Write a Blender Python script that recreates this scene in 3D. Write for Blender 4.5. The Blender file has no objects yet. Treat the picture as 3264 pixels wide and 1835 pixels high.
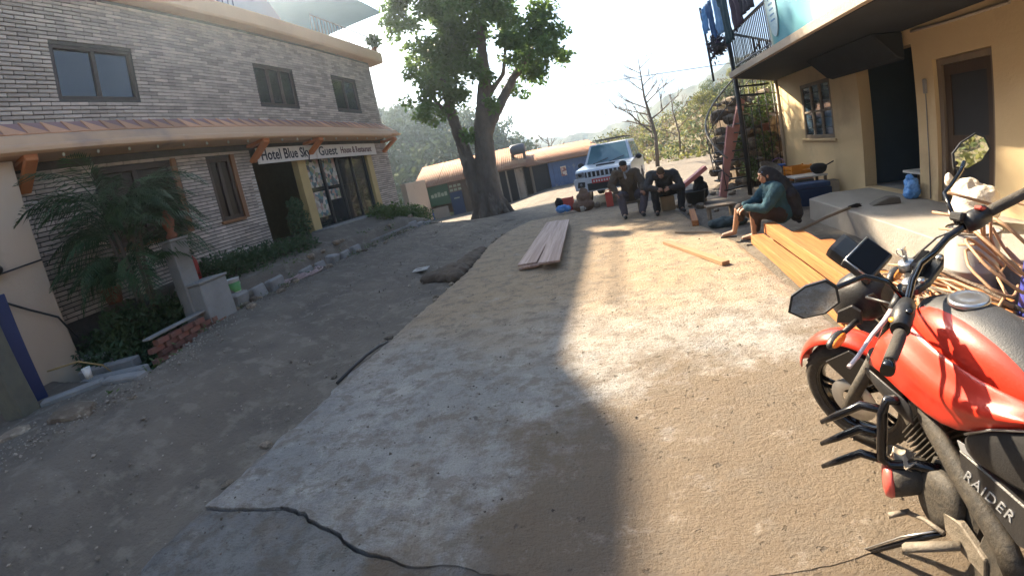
import bpy, bmesh, math, random
import numpy as np
from mathutils import Vector, Matrix, noise, Euler
rnd = random.Random(7)
R = math.radians
scene = bpy.context.scene
col = scene.collection

# ---------------------------------------------------------------- camera (wide action-camera lens)
cd = bpy.data.cameras.new('camera')
cam = bpy.data.objects.new('camera', cd); col.objects.link(cam); scene.camera = cam
cam.location = (0, 0, 1.6)
cam.rotation_euler = (Matrix.Rotation(R(16.22), 3, 'Z') @ Matrix.Rotation(R(90 - 15.13), 3, 'X') @ Matrix.Rotation(R(-12.26), 3, 'Z')).to_euler()
cd.type = 'PANO'; cd.sensor_width = 36; cd.sensor_fit = 'HORIZONTAL'; cd.clip_start = .05; cd.clip_end = 6000
cc = cd
cc.panorama_type = 'FISHEYE_LENS_POLYNOMIAL'
cc.fisheye_fov = math.pi
_k = (3264 / 36) / 1405.
cc.fisheye_polynomial_k0 = 0; cc.fisheye_polynomial_k1 = -_k; cc.fisheye_polynomial_k2 = 0
cc.fisheye_polynomial_k3 = .0772 * _k ** 3; cc.fisheye_polynomial_k4 = 0

# ---------------------------------------------------------------- sky, sun, exposure
SUN = Vector((-1.0, 1.0, .985)).normalized()
SUN_EL = math.asin(SUN.z); SUN_AZ = math.atan2(SUN.x, SUN.y)
world = bpy.data.worlds.new('World'); scene.world = world; world.use_nodes = True
wn = world.node_tree.nodes; wl = world.node_tree.links; wn.clear()
sky = wn.new('ShaderNodeTexSky'); sky.sky_type = 'NISHITA'; sky.sun_disc = False
sky.sun_elevation = SUN_EL; sky.sun_rotation = SUN_AZ; sky.altitude = 900; sky.air_density = 1.0; sky.dust_density = 2.2; sky.ozone_density = 1.0
bgn = wn.new('ShaderNodeBackground'); bgn.inputs['Strength'].default_value = .06
wo = wn.new('ShaderNodeOutputWorld')
wl.new(sky.outputs[0], bgn.inputs['Color']); wl.new(bgn.outputs[0], wo.inputs['Surface'])
sd = bpy.data.lights.new('sun', 'SUN'); sd.energy = 5.0; sd.angle = R(.8); sd.color = (1, .83, .60)
so = bpy.data.objects.new('sun', sd); col.objects.link(so); so.location = SUN * 60
so.rotation_euler = SUN.to_track_quat('Z', 'Y').to_euler()
vs = scene.view_settings
vs.view_transform = 'Standard'; vs.look = 'None'; vs.gamma = 1; vs.use_curve_mapping = False; vs.exposure = 2.45
scene.cycles.use_denoising = True
scene.cycles.max_bounces = 6; scene.cycles.diffuse_bounces = 3; scene.cycles.glossy_bounces = 3
scene.cycles.transparent_max_bounces = 8; scene.cycles.volume_bounces = 1
scene.cycles.sample_clamp_indirect = 6

# ---------------------------------------------------------------- helpers
def wmat(o):
    m = Matrix.Identity(4)
    while o is not None:
        m = o.matrix_basis @ m; o = o.parent
    return m
def tag(o, label=None, cat=None, group=None, kind=None):
    if label: o['label'] = label
    if cat: o['category'] = cat
    if group: o['group'] = group
    if kind: o['kind'] = kind
    return o
def thing(name, loc, label, cat, rz=0, group=None, rot=None, scale=1):
    o = bpy.data.objects.new(name, None); col.objects.link(o)
    o.location = loc; o.rotation_euler = rot if rot else (0, 0, rz); o.scale = (scale,) * 3
    o.empty_display_size = .2
    return tag(o, label, cat, group)
def link(name, me, parent=None, m=None, kind=None):
    o = bpy.data.objects.new(name, me); col.objects.link(o)
    if m is not None: me_m = m; o.data.materials.clear() if False else None
    if m is not None and not me.materials: me.materials.append(m)
    if parent is not None: o.parent = parent
    if kind: o['kind'] = kind
    return o
def copy_tree(o, parent=None):
    c = o.copy(); col.objects.link(c); c.parent = parent
    for ch in list(o.children): copy_tree(ch, c)
    return c

class MB:
    """collects shapes; build() links them as ONE mesh object"""
    def __init__(s): s.v = []; s.f = []; s.sm = []; s.mi = []; s.cur = 0
    def add(s, vs_, fs, smooth=False):
        b = len(s.v); s.v += [tuple(q) for q in vs_]
        for f in fs: s.f.append(tuple(i + b for i in f)); s.sm.append(smooth); s.mi.append(s.cur)
        return s
    def box(s, c, d, rot=None, M=None):
        x, y, z = d[0] / 2, d[1] / 2, d[2] / 2
        p = [Vector(q) for q in ((-x,-y,-z),(x,-y,-z),(x,y,-z),(-x,y,-z),(-x,-y,z),(x,-y,z),(x,y,z),(-x,y,z))]
        if rot is not None: e = Euler(rot).to_matrix(); p = [e @ q for q in p]
        p = [q + Vector(c) for q in p]
        if M is not None: p = [M @ q for q in p]
        return s.add(p, [(0,3,2,1),(4,5,6,7),(0,1,5,4),(1,2,6,5),(2,3,7,6),(3,0,4,7)])
    def bb(s, x0, x1, y0, y1, z0, z1): return s.box(((x0+x1)/2,(y0+y1)/2,(z0+z1)/2),(abs(x1-x0),abs(y1-y0),abs(z1-z0)))
    def beam(s, a, b, w, h, up=(0,0,1)):
        a = Vector(a); b = Vector(b); d = (b-a); L = d.length; d.normalize(); u = Vector(up)
        r = d.cross(u)
        if r.length < 1e-4: r = d.cross(Vector((1,0,0)))
        r.normalize(); u = r.cross(d)
        p = []
        for e in (a, b):
            for sx, sy in ((-1,-1),(1,-1),(1,1),(-1,1)): p.append(e + r*sx*w/2 + u*sy*h/2)
        return s.add(p, [(3,2,1,0),(4,5,6,7),(0,1,5,4),(1,2,6,5),(2,3,7,6),(3,0,4,7)])
    def tube(s, pts, r, n=8, cap=True, closed=False, smooth=True, flat=None):
        pts = [Vector(p) for p in pts]; m = len(pts)
        rr = r if isinstance(r, (list, tuple)) else [r] * m
        vs_ = []; prev = None
        for i, p in enumerate(pts):
            if closed: t = pts[(i+1) % m] - pts[i-1]
            else: t = pts[min(i+1, m-1)] - pts[max(i-1, 0)]
            if t.length < 1e-9: t = Vector((0,0,1))
            t.normalize()
            if prev is None:
                a = Vector((0,0,1)) if abs(t.z) < .9 else Vector((1,0,0))
                u = t.cross(a).normalized()
            else:
                u = prev - t * prev.dot(t)
                u = u.normalized() if u.length > 1e-6 else t.cross(Vector((0,0,1))).normalized()
            prev = u; w = t.cross(u)
            for k in range(n):
                an = 2*math.pi*k/n
                vs_.append(p + (u*math.cos(an) + w*math.sin(an)*(flat or 1)) * rr[i])
        fs = []
        for i in range(m if closed else m-1):
            j = (i+1) % m
            for k in range(n): fs.append((i*n+k, i*n+(k+1) % n, j*n+(k+1) % n, j*n+k))
        s.add(vs_, fs, smooth)
        if cap and not closed:
            b = len(s.v) - len(vs_)
            s.f.append(tuple(b + k for k in range(n))[::-1]); s.sm.append(False); s.mi.append(s.cur)
            s.f.append(tuple(b + (m-1)*n + k for k in range(n))); s.sm.append(False); s.mi.append(s.cur)
        return s
    def lathe(s, prof, n=20, M=None, smooth=True, caps=True):
        M = M or Matrix.Identity(4); vs_ = []; fs = []
        for r, z in prof:
            for k in range(n):
                a = 2*math.pi*k/n; vs_.append(M @ Vector((r*math.cos(a), r*math.sin(a), z)))
        for i in range(len(prof)-1):
            for k in range(n): fs.append((i*n+k, i*n+(k+1) % n, (i+1)*n+(k+1) % n, (i+1)*n+k))
        b = len(s.v); s.add(vs_, fs, smooth)
        if caps:
            if prof[0][0] > 1e-6: s.f.append(tuple(b+k for k in range(n))[::-1]); s.sm.append(False); s.mi.append(s.cur)
            if prof[-1][0] > 1e-6: s.f.append(tuple(b+(len(prof)-1)*n+k for k in range(n))); s.sm.append(False); s.mi.append(s.cur)
        return s
    def loft(s, secs, cap=True, smooth=True):
        n = len(secs[0]); vs_ = [q for sc in secs for q in sc]; fs = []
        for i in range(len(secs)-1):
            for k in range(n): fs.append((i*n+k, i*n+(k+1) % n, (i+1)*n+(k+1) % n, (i+1)*n+k))
        b = len(s.v); s.add(vs_, fs, smooth)
        if cap:
            s.f.append(tuple(b+k for k in range(n))[::-1]); s.sm.append(False); s.mi.append(s.cur)
            s.f.append(tuple(b+(len(secs)-1)*n+k for k in range(n))); s.sm.append(False); s.mi.append(s.cur)
        return s
    def prism(s, poly, d0, d1, axis='y'):
        """polygon (a,b) extruded along axis; axis y: (x,z), x: (y,z), z: (x,y)"""
        mk = {'y': lambda a, b, d: (a, d, b), 'x': lambda a, b, d: (d, a, b), 'z': lambda a, b, d: (a, b, d)}[axis]
        n = len(poly); vs_ = [mk(a, b, d0) for a, b in poly] + [mk(a, b, d1) for a, b in poly]
        fs = [tuple(range(n))[::-1], tuple(range(n, 2*n))] + [(k, (k+1) % n, n+(k+1) % n, n+k) for k in range(n)]
        return s.add(vs_, fs)
    def ell(s, c, r, rot=None, nu=14, nv=9):
        e = Euler(rot).to_matrix() if rot is not None else Matrix.Identity(3); vs_ = []; fs = []
        if not isinstance(r, (tuple, list)): r = (r,)*3
        for i in range(nv+1):
            th = math.pi*i/nv
            for k in range(nu):
                ph = 2*math.pi*k/nu
                vs_.append(Vector(c) + e @ Vector((r[0]*math.sin(th)*math.cos(ph), r[1]*math.sin(th)*math.sin(ph), -r[2]*math.cos(th))))
        for i in range(nv):
            for k in range(nu): fs.append((i*nu+k, i*nu+(k+1) % nu, (i+1)*nu+(k+1) % nu, (i+1)*nu+k))
        return s.add(vs_, fs, True)
    def capsule(s, a, ra, b, rb, n=12):
        a = Vector(a); b = Vector(b); d = (b-a); L = max(d.length, 1e-5); d = d / L
        pts = []; rr = []
        for t in (-.97, -.8, -.5, -.2): pts.append(a + d*ra*t); rr.append(ra*math.sqrt(1-t*t))
        for t in (0., .5, 1.): pts.append(a + d*L*t); rr.append(ra + (rb-ra)*t)
        for t in (.2, .5, .8, .97): pts.append(b + d*rb*t); rr.append(rb*math.sqrt(1-t*t))
        return s.tube(pts, rr, n)
    def grid(s, P, smooth=True, closed_u=False):
        nu = len(P); nv = len(P[0]); fs = []
        for i in range(nu - (0 if closed_u else 1)):
            for j in range(nv-1): fs.append((i*nv+j, ((i+1) % nu)*nv+j, ((i+1) % nu)*nv+j+1, i*nv+j+1))
        return s.add([q for r_ in P for q in r_], fs, smooth)
    def mesh(s, name, mats=None):
        me = bpy.data.meshes.new(name); me.from_pydata(s.v, [], s.f)
        me.polygons.foreach_set('use_smooth', s.sm)
        if mats:
            for m in (mats if isinstance(mats, (list, tuple)) else [mats]): me.materials.append(m)
            if any(s.mi): me.polygons.foreach_set('material_index', s.mi)
        bm = bmesh.new(); bm.from_mesh(me); bmesh.ops.recalc_face_normals(bm, faces=bm.faces); bm.to_mesh(me); bm.free()
        return me
    def build(s, name, m=None, parent=None, local=False, bevel=0, seg=1, sub=0, kind=None, solid=0):
        me = s.mesh(name, m)
        if parent is not None and not local: me.transform(wmat(parent).inverted())
        if bevel:
            bm = bmesh.new(); bm.from_mesh(me)
            ed = [e for e in bm.edges if len(e.link_faces) == 2 and e.calc_face_angle(0) > .5]
            bmesh.ops.bevel(bm, geom=ed, offset=bevel, segments=seg, affect='EDGES', profile=.7, clamp_overlap=True)
            bm.to_mesh(me); bm.free()
        o = link(name, me, parent, kind=kind)
        if solid:
            md = o.modifiers.new('thickness', 'SOLIDIFY'); md.thickness = solid; md.offset = 0
        if sub:
            md = o.modifiers.new('subdivision', 'SUBSURF'); md.levels = sub; md.render_levels = sub
        return o

scratch = bpy.data.scenes.new('scratch')      # a small side scene to evaluate modifiers and lettering in
def evaluated_mesh(o):
    scratch.collection.objects.link(o); vl = scratch.view_layers[0]; vl.update(); dg = vl.depsgraph
    me = bpy.data.meshes.new_from_object(o.evaluated_get(dg)); scratch.collection.objects.unlink(o)
    return me
def bake(o):
    """replace an object's mesh by its evaluated (modifier-applied) mesh"""
    me = evaluated_mesh(o); o.modifiers.clear(); o.data = me
    return o
def blob(mb, name, m, parent=None, voxel=.012, smooth=4, wrinkle=0, wscale=14, local=True, fac=.5):
    """union of closed shapes grown into one continuous skin"""
    o = mb.build(name, m, None)
    md = o.modifiers.new('r', 'REMESH'); md.mode = 'VOXEL'; md.voxel_size = voxel; md.use_smooth_shade = True
    if smooth: q = o.modifiers.new('s', 'SMOOTH'); q.iterations = smooth; q.factor = fac
    bake(o)
    me = o.data
    if wrinkle:
        nv = len(me.vertices); co = np.empty(nv*3, np.float32); no = np.empty(nv*3, np.float32); me.vertices.foreach_get('co', co); me.vertices.foreach_get('normal', no)
        co = co.reshape(-1, 3); no = no.reshape(-1, 3)
        am = np.array([noise.noise(Vector(q)*wscale) + .5*noise.noise(Vector(q)*wscale*2.3) for q in co.tolist()])
        co = co + no*am[:, None]*wrinkle; me.vertices.foreach_set('co', co.astype(np.float32).ravel()); me.update()
    me.polygons.foreach_set('use_smooth', [True]*len(me.polygons))
    if not me.materials: me.materials.append(m)
    if parent is not None:
        if not local: me.transform(wmat(parent).inverted())
        o.parent = parent
    return o
def text_mesh(s, size, extrude=.003, bold=0., spacing=1.):
    c = bpy.data.curves.new('lettering', 'FONT'); c.body = s; c.size = size; c.extrude = extrude; c.offset = bold; c.space_character = spacing
    c.resolution_u = 3
    o = bpy.data.objects.new('lettering', c); me = evaluated_mesh(o)
    bpy.data.objects.remove(o); bpy.data.curves.remove(c)
    return me

# ---------------------------------------------------------------- materials
def mat(name, c, c2=None, scale=5., rough=.8, bump=0., bscale=40., metal=0., rand=0., stretch=None, coat=0., spec=.5, c3=None, scale3=1.2, sharp=.2, trans=0., dist=.02, island=False, thr3=.52):
    m = bpy.data.materials.new(name); m.use_nodes = True; nt = m.node_tree; N = nt.nodes; Lk = nt.links
    b = N['Principled BSDF']; b.inputs['Roughness'].default_value = rough; b.inputs['Metallic'].default_value = metal
    b.inputs['Specular IOR Level'].default_value = spec; b.inputs['Coat Weight'].default_value = coat
    tc = N.new('ShaderNodeTexCoord'); src = tc.outputs['Object']
    if stretch:
        mp = N.new('ShaderNodeMapping'); mp.inputs['Scale'].default_value = stretch; Lk.new(src, mp.inputs[0]); src = mp.outputs[0]
    out = None
    def nz(sc, det=6, ro=.6):
        n_ = N.new('ShaderNodeTexNoise'); n_.inputs['Scale'].default_value = sc; n_.inputs['Detail'].default_value = det; n_.inputs['Roughness'].default_value = ro
        Lk.new(src, n_.inputs['Vector']); return n_.outputs['Fac']
    def ramp(fac, a, b_, lo, hi):
        r_ = N.new('ShaderNodeMapRange'); r_.inputs['From Min'].default_value = lo; r_.inputs['From Max'].default_value = hi; Lk.new(fac, r_.inputs['Value'])
        mx = N.new('ShaderNodeMix'); mx.data_type = 'RGBA'; Lk.new(r_.outputs[0], mx.inputs['Factor'])
        for i, q in ((6, a), (7, b_)):
            if isinstance(q, tuple): mx.inputs[i].default_value = (*q, 1)
            else: Lk.new(q, mx.inputs[i])
        return mx.outputs[2]
    if c2 is None: c2 = tuple(x*.8 for x in c)
    out = ramp(nz(scale), c, c2, .5-sharp, .5+sharp)
    if c3 is not None: out = ramp(nz(scale3, 4), out, c3, thr3, thr3+.12)
    if rand:
        oi = N.new('ShaderNodeObjectInfo'); rv = oi.outputs['Random']
        if island:
            ge = N.new('ShaderNodeNewGeometry'); ad = N.new('ShaderNodeMath'); ad.operation = 'ADD'; Lk.new(ge.outputs['Random Per Island'], ad.inputs[0]); Lk.new(rv, ad.inputs[1])
            fr = N.new('ShaderNodeMath'); fr.operation = 'FRACT'; Lk.new(ad.outputs[0], fr.inputs[0]); rv = fr.outputs[0]
        mr = N.new('ShaderNodeMapRange'); mr.inputs['To Min'].default_value = 1-rand; mr.inputs['To Max'].default_value = 1+rand; Lk.new(rv, mr.inputs['Value'])
        hs = N.new('ShaderNodeHueSaturation'); Lk.new(mr.outputs[0], hs.inputs['Value']); Lk.new(out, hs.inputs['Color']); out = hs.outputs[0]
    Lk.new(out, b.inputs['Base Color'])
    if bump:
        bp = N.new('ShaderNodeBump'); bp.inputs['Strength'].default_value = bump; bp.inputs['Distance'].default_value = dist
        Lk.new(nz(bscale, 8, .65), bp.inputs['Height']); Lk.new(bp.outputs[0], b.inputs['Normal'])
    if trans:
        b.inputs['Transmission Weight'].default_value = 0
        tr = N.new('ShaderNodeBsdfTranslucent'); Lk.new(out, tr.inputs['Color']); mxs = N.new('ShaderNodeMixShader'); mxs.inputs[0].default_value = trans
        Lk.new(b.outputs[0], mxs.inputs[1]); Lk.new(tr.outputs[0], mxs.inputs[2]); Lk.new(mxs.outputs[0], N['Material Output'].inputs['Surface'])
    return m
def smooth01(a, b, x):
    t = max(0., min(1., (x-a)/(b-a))) if a != b else float(x > a)
    return t*t*(3-2*t)
# ================================================================ ground, slab, hills
def road_edge(y):
    return -5.2 - 1.15*smooth01(2.4, 5.2, y)
def gz(x, y):
    xe = road_edge(y)
    z = -.09 + .52*smooth01(-2.9, xe, x)
    bank = .55*smooth01(xe-.22, xe-.36, x) + .45*smooth01(xe-.4, xe-1.5, x)
    z += .72*bank*smooth01(4.3, 5.2, y)
    pit = smooth01(xe-.12, xe-.35, x)*smooth01(4.75, 4.3, y)*smooth01(2.5, 2.8, y)
    z -= 1.3*pit
    fy = smooth01(12.5, 18.5, y)
    if x < 2: z = z*(1-fy) + fy*(-.05 - .36*smooth01(-3.6, -7, x))
    if x > 1.5: z = -.06 + .03*smooth01(2.2, 3.2, x)
    toe = 4.6 + max(0, y-13)*.16
    if y > 11.5: z += smooth01(11.5, 14, y)*.42*max(0, x-toe-.3)*math.exp(-max(0, x-toe)/60)
    if y > 24: z -= smooth01(-5, -25, x)*smooth01(24, 50, y)*16
    d = math.hypot(x, y)
    if d > 150: z = z*max(0, 1-(d-150)/250) - 20*smooth01(150, 400, d)
    return z
def axis(lo, hi, dense_lo, dense_hi, step, grow):
    a = list(np.arange(dense_lo, dense_hi, step)); s = step; q = a[-1]
    while q < hi: s *= grow; q += s; a.append(q)
    s = step; q = a[0]; pre = []
    while q > lo: s *= grow; q -= s; pre.append(q)
    return pre[::-1] + a
xs = axis(-680, 680, -9.0, 4.6, .09, 1.22); ys = axis(-230, 680, -1.0, 18, .09, 1.22)
V = []; nx = len(xs); ny = len(ys)
for j, y in enumerate(ys):
    for i, x in enumerate(xs):
        z = gz(x, y)
        p = Vector((x*1.6, y*.9, 3.))
        k = 1. if -9 < x < 5 and y < 20 else 0.
        z += k*(.022*noise.noise(p) + .014*noise.noise(p*3.1) + .008*noise.noise(Vector((x*9, y*9, 1))))
        if -6 < x < -2.9 and y < 14:   # wheel ruts in the dirt lane
            for rx in (-3.75, -5.0): z -= .05*math.exp(-((x-rx-.15*math.sin(y*.5))/.22)**2)
        if -2.7 < x < 1.45 and -1 < y < 12.4: z = min(z, -.09)
        V.append((x, y, z))
F = [(j*nx+i, j*nx+i+1, (j+1)*nx+i+1, (j+1)*nx+i) for j in range(ny-1) for i in range(nx-1)]
me = bpy.data.meshes.new('ground'); me.from_pydata(V, [], F); me.polygons.foreach_set('use_smooth', [True]*len(F))
m_dirt = mat('packed_dirt', (.17, .14, .108), (.105, .087, .068), 1.3, .92, 1., 22, c3=(.195, .165, .13), scale3=4.5, dist=.03, thr3=.52)
me.materials.append(m_dirt)
ground = link('ground', me); tag(ground, kind='structure')

def slab_material(name, rough_near):
    m = bpy.data.materials.new(name); m.use_nodes = True; nt = m.node_tree; N = nt.nodes; Lk = nt.links; b = N['Principled BSDF']
    tc = N.new('ShaderNodeTexCoord'); P = tc.outputs['Object']
    def nz(sc, det=6, ro=.6, off=0., st=None):
        mp = N.new('ShaderNodeMapping'); mp.inputs['Location'].default_value = (off, off*.7, 0); mp.inputs['Scale'].default_value = st or (1, 1, 1); Lk.new(P, mp.inputs[0])
        n_ = N.new('ShaderNodeTexNoise'); n_.inputs['Scale'].default_value = sc; n_.inputs['Detail'].default_value = det; n_.inputs['Roughness'].default_value = ro
        Lk.new(mp.outputs[0], n_.inputs['Vector']); return n_.outputs['Fac']
    def mr(f, a, b_, c=0., d=1.):
        r_ = N.new('ShaderNodeMapRange'); r_.interpolation_type = 'SMOOTHSTEP'
        for k, v in (('From Min', a), ('From Max', b_), ('To Min', c), ('To Max', d)): r_.inputs[k].default_value = v
        Lk.new(f, r_.inputs['Value']); return r_.outputs[0]
    def mix(f, a, b_):
        mx = N.new('ShaderNodeMix'); mx.data_type = 'RGBA'; Lk.new(f, mx.inputs['Factor'])
        for i, q in ((6, a), (7, b_)):
            if isinstance(q, tuple): mx.inputs[i].default_value = (*q, 1)
            else: Lk.new(q, mx.inputs[i])
        return mx.outputs[2]
    def ma(op, a, b_):
        q = N.new('ShaderNodeMath'); q.operation = op
        for i, s in ((0, a), (1, b_)):
            if isinstance(s, (int, float)): q.inputs[i].default_value = s
            else: Lk.new(s, q.inputs[i])
        return q.outputs[0]
    sep = N.new('ShaderNodeSeparateXYZ'); Lk.new(P, sep.inputs[0])
    if rough_near:
        c = mix(mr(nz(2.2), .35, .65), (.30, .295, .28), (.21, .205, .20))
        c = mix(mr(nz(9, 8, .7, 3), .48, .7), c, (.15, .145, .14))
    else:
        c = mix(mr(nz(.9, 5), .34, .66), (.42, .40, .375), (.31, .30, .285))
        c = mix(ma('MULTIPLY', mr(nz(3.3, 9, .75, 5), .46, .66), .95), c, (.235, .228, .22))
        c = mix(ma('MULTIPLY', mr(nz(2.1, 9, .75, 9.), .52, .66), .8), c, (.50, .475, .44))
        # dust trodden over the far end
        dust = ma('ADD', mr(sep.outputs[1], 1.8, 7.0), ma('MULTIPLY', nz(1.1, 8, .7, 2.), .9))
        c = mix(ma('MULTIPLY', mr(dust, .5, 1.25), .85), c, (.40, .285, .17))
    # damp patch spreading from beside the motorcycle
    q = N.new('ShaderNodeVectorMath'); q.operation = 'DISTANCE'; q.inputs[1].default_value = (.9, 1.0, 0); Lk.new(P, q.inputs[0])
    damp = ma('SUBTRACT', ma('ADD', ma('MULTIPLY', nz(1.3, 10, .74, 1.5), 3.6), -.30), ma('MULTIPLY', q.outputs['Value'], .62))
    c = mix(ma('MULTIPLY', mr(damp, -.1, .55), .9), c, (.185, .135, .088))
    c = mix(ma('MULTIPLY', mr(nz(1.9, 10, .75, 21.), .52, .66), .4), c, (.27, .215, .16))
    c = mix(ma('MULTIPLY', mr(nz(4.2, 10, .78, 31.), .48, .58), .62), c, (.19, .155, .12))
    c = mix(ma('MULTIPLY', mr(nz(3.1, 10, .78, 41.), .55, .66), .5), c, (.44, .40, .345))
    # irregular pits and trowel scars
    pmask = mr(nz(13 if not rough_near else 20, 6, .6, 4.), .635, .69)
    scar = mr(nz(5, 9, .8, 12., (1.6, .5, 1)), .62, .68)
    c = mix(ma('MULTIPLY', pmask, .6), c, (.11, .095, .08)); c = mix(ma('MULTIPLY', scar, .35), c, (.15, .135, .12))
    fine = nz(90, 6, .8, 2.); c = mix(ma('MULTIPLY', mr(fine, .48, .68), .5), c, (.15, .135, .12))
    Lk.new(c, b.inputs['Base Color']); b.inputs['Roughness'].default_value = .88; b.inputs['Specular IOR Level'].default_value = .3
    h = ma('ADD', ma('MULTIPLY', nz(38, 9, .75), .8 if not rough_near else 1.1), ma('MULTIPLY', nz(6, 8, .65, 3.), .8 if not rough_near else 1.5))
    h = ma('SUBTRACT', h, ma('ADD', ma('MULTIPLY', pmask, .7), ma('MULTIPLY', scar, .3)))
    bp = N.new('ShaderNodeBump'); bp.inputs['Strength'].default_value = 1. if not rough_near else 1.; bp.inputs['Distance'].default_value = .045
    Lk.new(h, bp.inputs['Height']); Lk.new(bp.outputs[0], b.inputs['Normal'])
    return m
def edgeL(y): return -2.86 + .06*noise.noise(Vector((y*1.3, 0, 0))) + .045*noise.noise(Vector((y*6, 2, 0))) + .02*noise.noise(Vector((y*19, 4, 0))) - .25*smooth01(7, 9.5, y) + .35*smooth01(11, 12.6, y)
def edgeR(y): return 1.62 + .03*noise.noise(Vector((y*1.1, 5, 0))) - .33*smooth01(6.4, 9.2, y) - .3*smooth01(9.5, 12.5, y)
def joint(x):   # cold joint between the two pours
    return 1.36 + .10*smooth01(-2.75, -2.1, x) - .24*smooth01(-2.1, -1.3, x) - .07*smooth01(-1.3, 0, x) + .1*smooth01(.4, 1.4, x) + .035*noise.noise(Vector((x*4, 7, 0))) + .02*noise.noise(Vector((x*15, 3, 0)))
def slab(name, y0, y1, top, m, nu, nv, amp):
    P = []
    for j in range(nv+1):
        row = []
        for i in range(nu+1):
            a = i/nu; yb = y0 if not callable(y0) else None
            t = j/nv
            xx = edgeL(1.) + (edgeR(1.)-edgeL(1.))*a
            ya = y0(xx) if callable(y0) else y0; yb = y1(xx) if callable(y1) else y1
            y = ya + (yb-ya)*t
            x = edgeL(y) + (edgeR(y)-edgeL(y))*a
            z = top + amp*(noise.noise(Vector((x*2.2, y*2.2, 0))) + .5*noise.noise(Vector((x*7, y*7, 4))))
            e = min(a, 1-a)*4.5
            z -= .03*math.exp(-(e/.05)**2)
            if callable(y1): z -= .010*smooth01(-.4, -1.6, x)*smooth01(.5, 1., t)
            if callable(y1): z += .012*noise.noise(Vector((x*11, y*11, 8)))*smooth01(1, .9, t)
            row.append((x, y, z))
        P.append(row)
    mb = MB(); mb.grid(P)
    rim = [P[0][i] for i in range(nu+1)] + [P[j][nu] for j in range(1, nv+1)] + [P[nv][i] for i in range(nu-1, -1, -1)] + [P[j][0] for j in range(nv-1, 0, -1)]
    n = len(rim)
    mb.add(rim + [(x + .012*noise.noise(Vector((x*9, y*9, 1))), y, -.16) for x, y, z in rim], [(k, (k+1) % n, n+(k+1) % n, n+k) for k in range(n)], True)
    return tag(mb.build(name, m), kind='structure')
slab('concrete_road', lambda x: joint(x)+.012*smooth01(-.9, -1.5, x), 12.6, 0., slab_material('old_concrete', False), 110, 260, .006)
slab('fresh_concrete_road', -1.2, lambda x: joint(x)-.012*smooth01(-.9, -1.5, x), -.004, slab_material('fresh_concrete', True), 130, 90, .009)

# far hills -------------------------------------------------------
m_forest = mat('forest_hill', (.045, .062, .03), (.085, .085, .045), .03, .95, .8, .25, c3=(.13, .11, .07), scale3=.012, dist=3.)
m_scrub = mat('scrub_hill', (.10, .095, .05), (.17, .14, .085), .12, .95, .8, .6, c3=(.06, .07, .03), scale3=.06, dist=1.)
def ridge(name, prof, dist, foot, m, depth, rough, step=.35):
    """a hill whose crest line follows (azimuth, elevation) in degrees as seen from the road at a distance"""
    mb = MB(); P = []
    az = np.arange(prof[0][0], prof[-1][0]+.01, step)
    for a in az:
        el = np.interp(a, [q[0] for q in prof], [q[1] for q in prof]); row = []
        top = 1.6 + dist*math.tan(R(el))
        for k in range(26):
            t = k/25
            if t <= .75: s = t/.75; d = dist - depth*(1-s); z = foot + (top-foot)*(s**.8)
            else: s = (t-.75)/.25; d = dist + depth*.6*s; z = top - (top-foot)*.5*s*s
            x = d*math.sin(R(a)); y = d*math.cos(R(a))
            q = Vector((x, y, z))/rough
            env = min(1, t*4)
            z += rough*env*(.14*noise.noise(q*1.4)+.10*noise.noise(q*3.5)+.07*noise.noise(q*8))
            row.append((x, y, z))
        P.append(row)
    mb.grid(P); return tag(mb.build(name, m), kind='structure')
ridge('forested_hill', [(-75, 8), (-50, 11), (-38, 11.2), (-30, 10.4), (-27, 10.0), (-22.6, 9.6), (-19, 8.0), (-16, 6.0), (-13, 3.5), (-10, .5), (-6, -3)], 100, -20, m_forest, 60, 13, .3)
ridge('far_ridge', [(-80, 12), (-45, 13), (-33, 13.4), (-27.8, 12.5), (-24, 10.3), (-19, 7.5), (-13.8, 5.2), (-10.2, 3.2), (-6, 2.6), (-3.7, 2.2), (0, 1.2), (6, .5)], 480, -60, m_forest, 220, 44, .5)
ridge('distant_mountain', [(-20, 2.0), (-10, 2.5), (-3, 2.2), (0, 2.5), (3, 3.2), (5.8, 4.5), (10, 5.7), (16, 8), (30, 10), (60, 10)], 380, -40, m_forest, 200, 40, .5)
ridge('wooded_hillside', [(-5, -2.5), (-3, -.5), (0, .5), (3, 1.2), (6, 1.8), (9, 2.8), (12, 4.0), (15.5, 5.2), (20, 7), (30, 10), (50, 14), (75, 14)], 75, -2, m_scrub, 44, 7, .5)
ridge('slope_behind', [(95, 4), (120, 14), (150, 17), (180, 15), (210, 16), (240, 13), (262, 3)], 30, -.6, m_scrub, 16, 4, 1.)
# ================================================================ hotel on the left
m_brick = mat('facing_brick', (.52, .43, .355), (.38, .315, .265), 3., .85, .5, 30, rand=.26, island=True, c3=(.54, .46, .38), scale3=.9, thr3=.6)
m_mortar = mat('dark_mortar', (.055, .05, .046), (.09, .08, .07), 6, .95, .5, 40)
m_peach = mat('peach_plaster', (.64, .39, .225), (.55, .34, .20), .8, .8, .3, 25, c3=(.40, .27, .19), scale3=.5, thr3=.58)
m_tile = mat('clay_tile', (.60, .31, .165), (.50, .26, .15), 4, .75, .4, 30, rand=.25)
m_orange = mat('orange_paint', (.50, .17, .05), (.40, .13, .045), 3, .7, .2, 20)
m_cream = mat('cream_wall_paint', (.56, .43, .31), (.50, .38, .28), 1, .85, .25, 25, c3=(.36, .28, .21), scale3=.7, thr3=.57)
m_dkwood = mat('dark_window_wood', (.055, .03, .02), (.035, .02, .014), 5, .5, .3, 30, stretch=(1, 1, .1))
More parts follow.
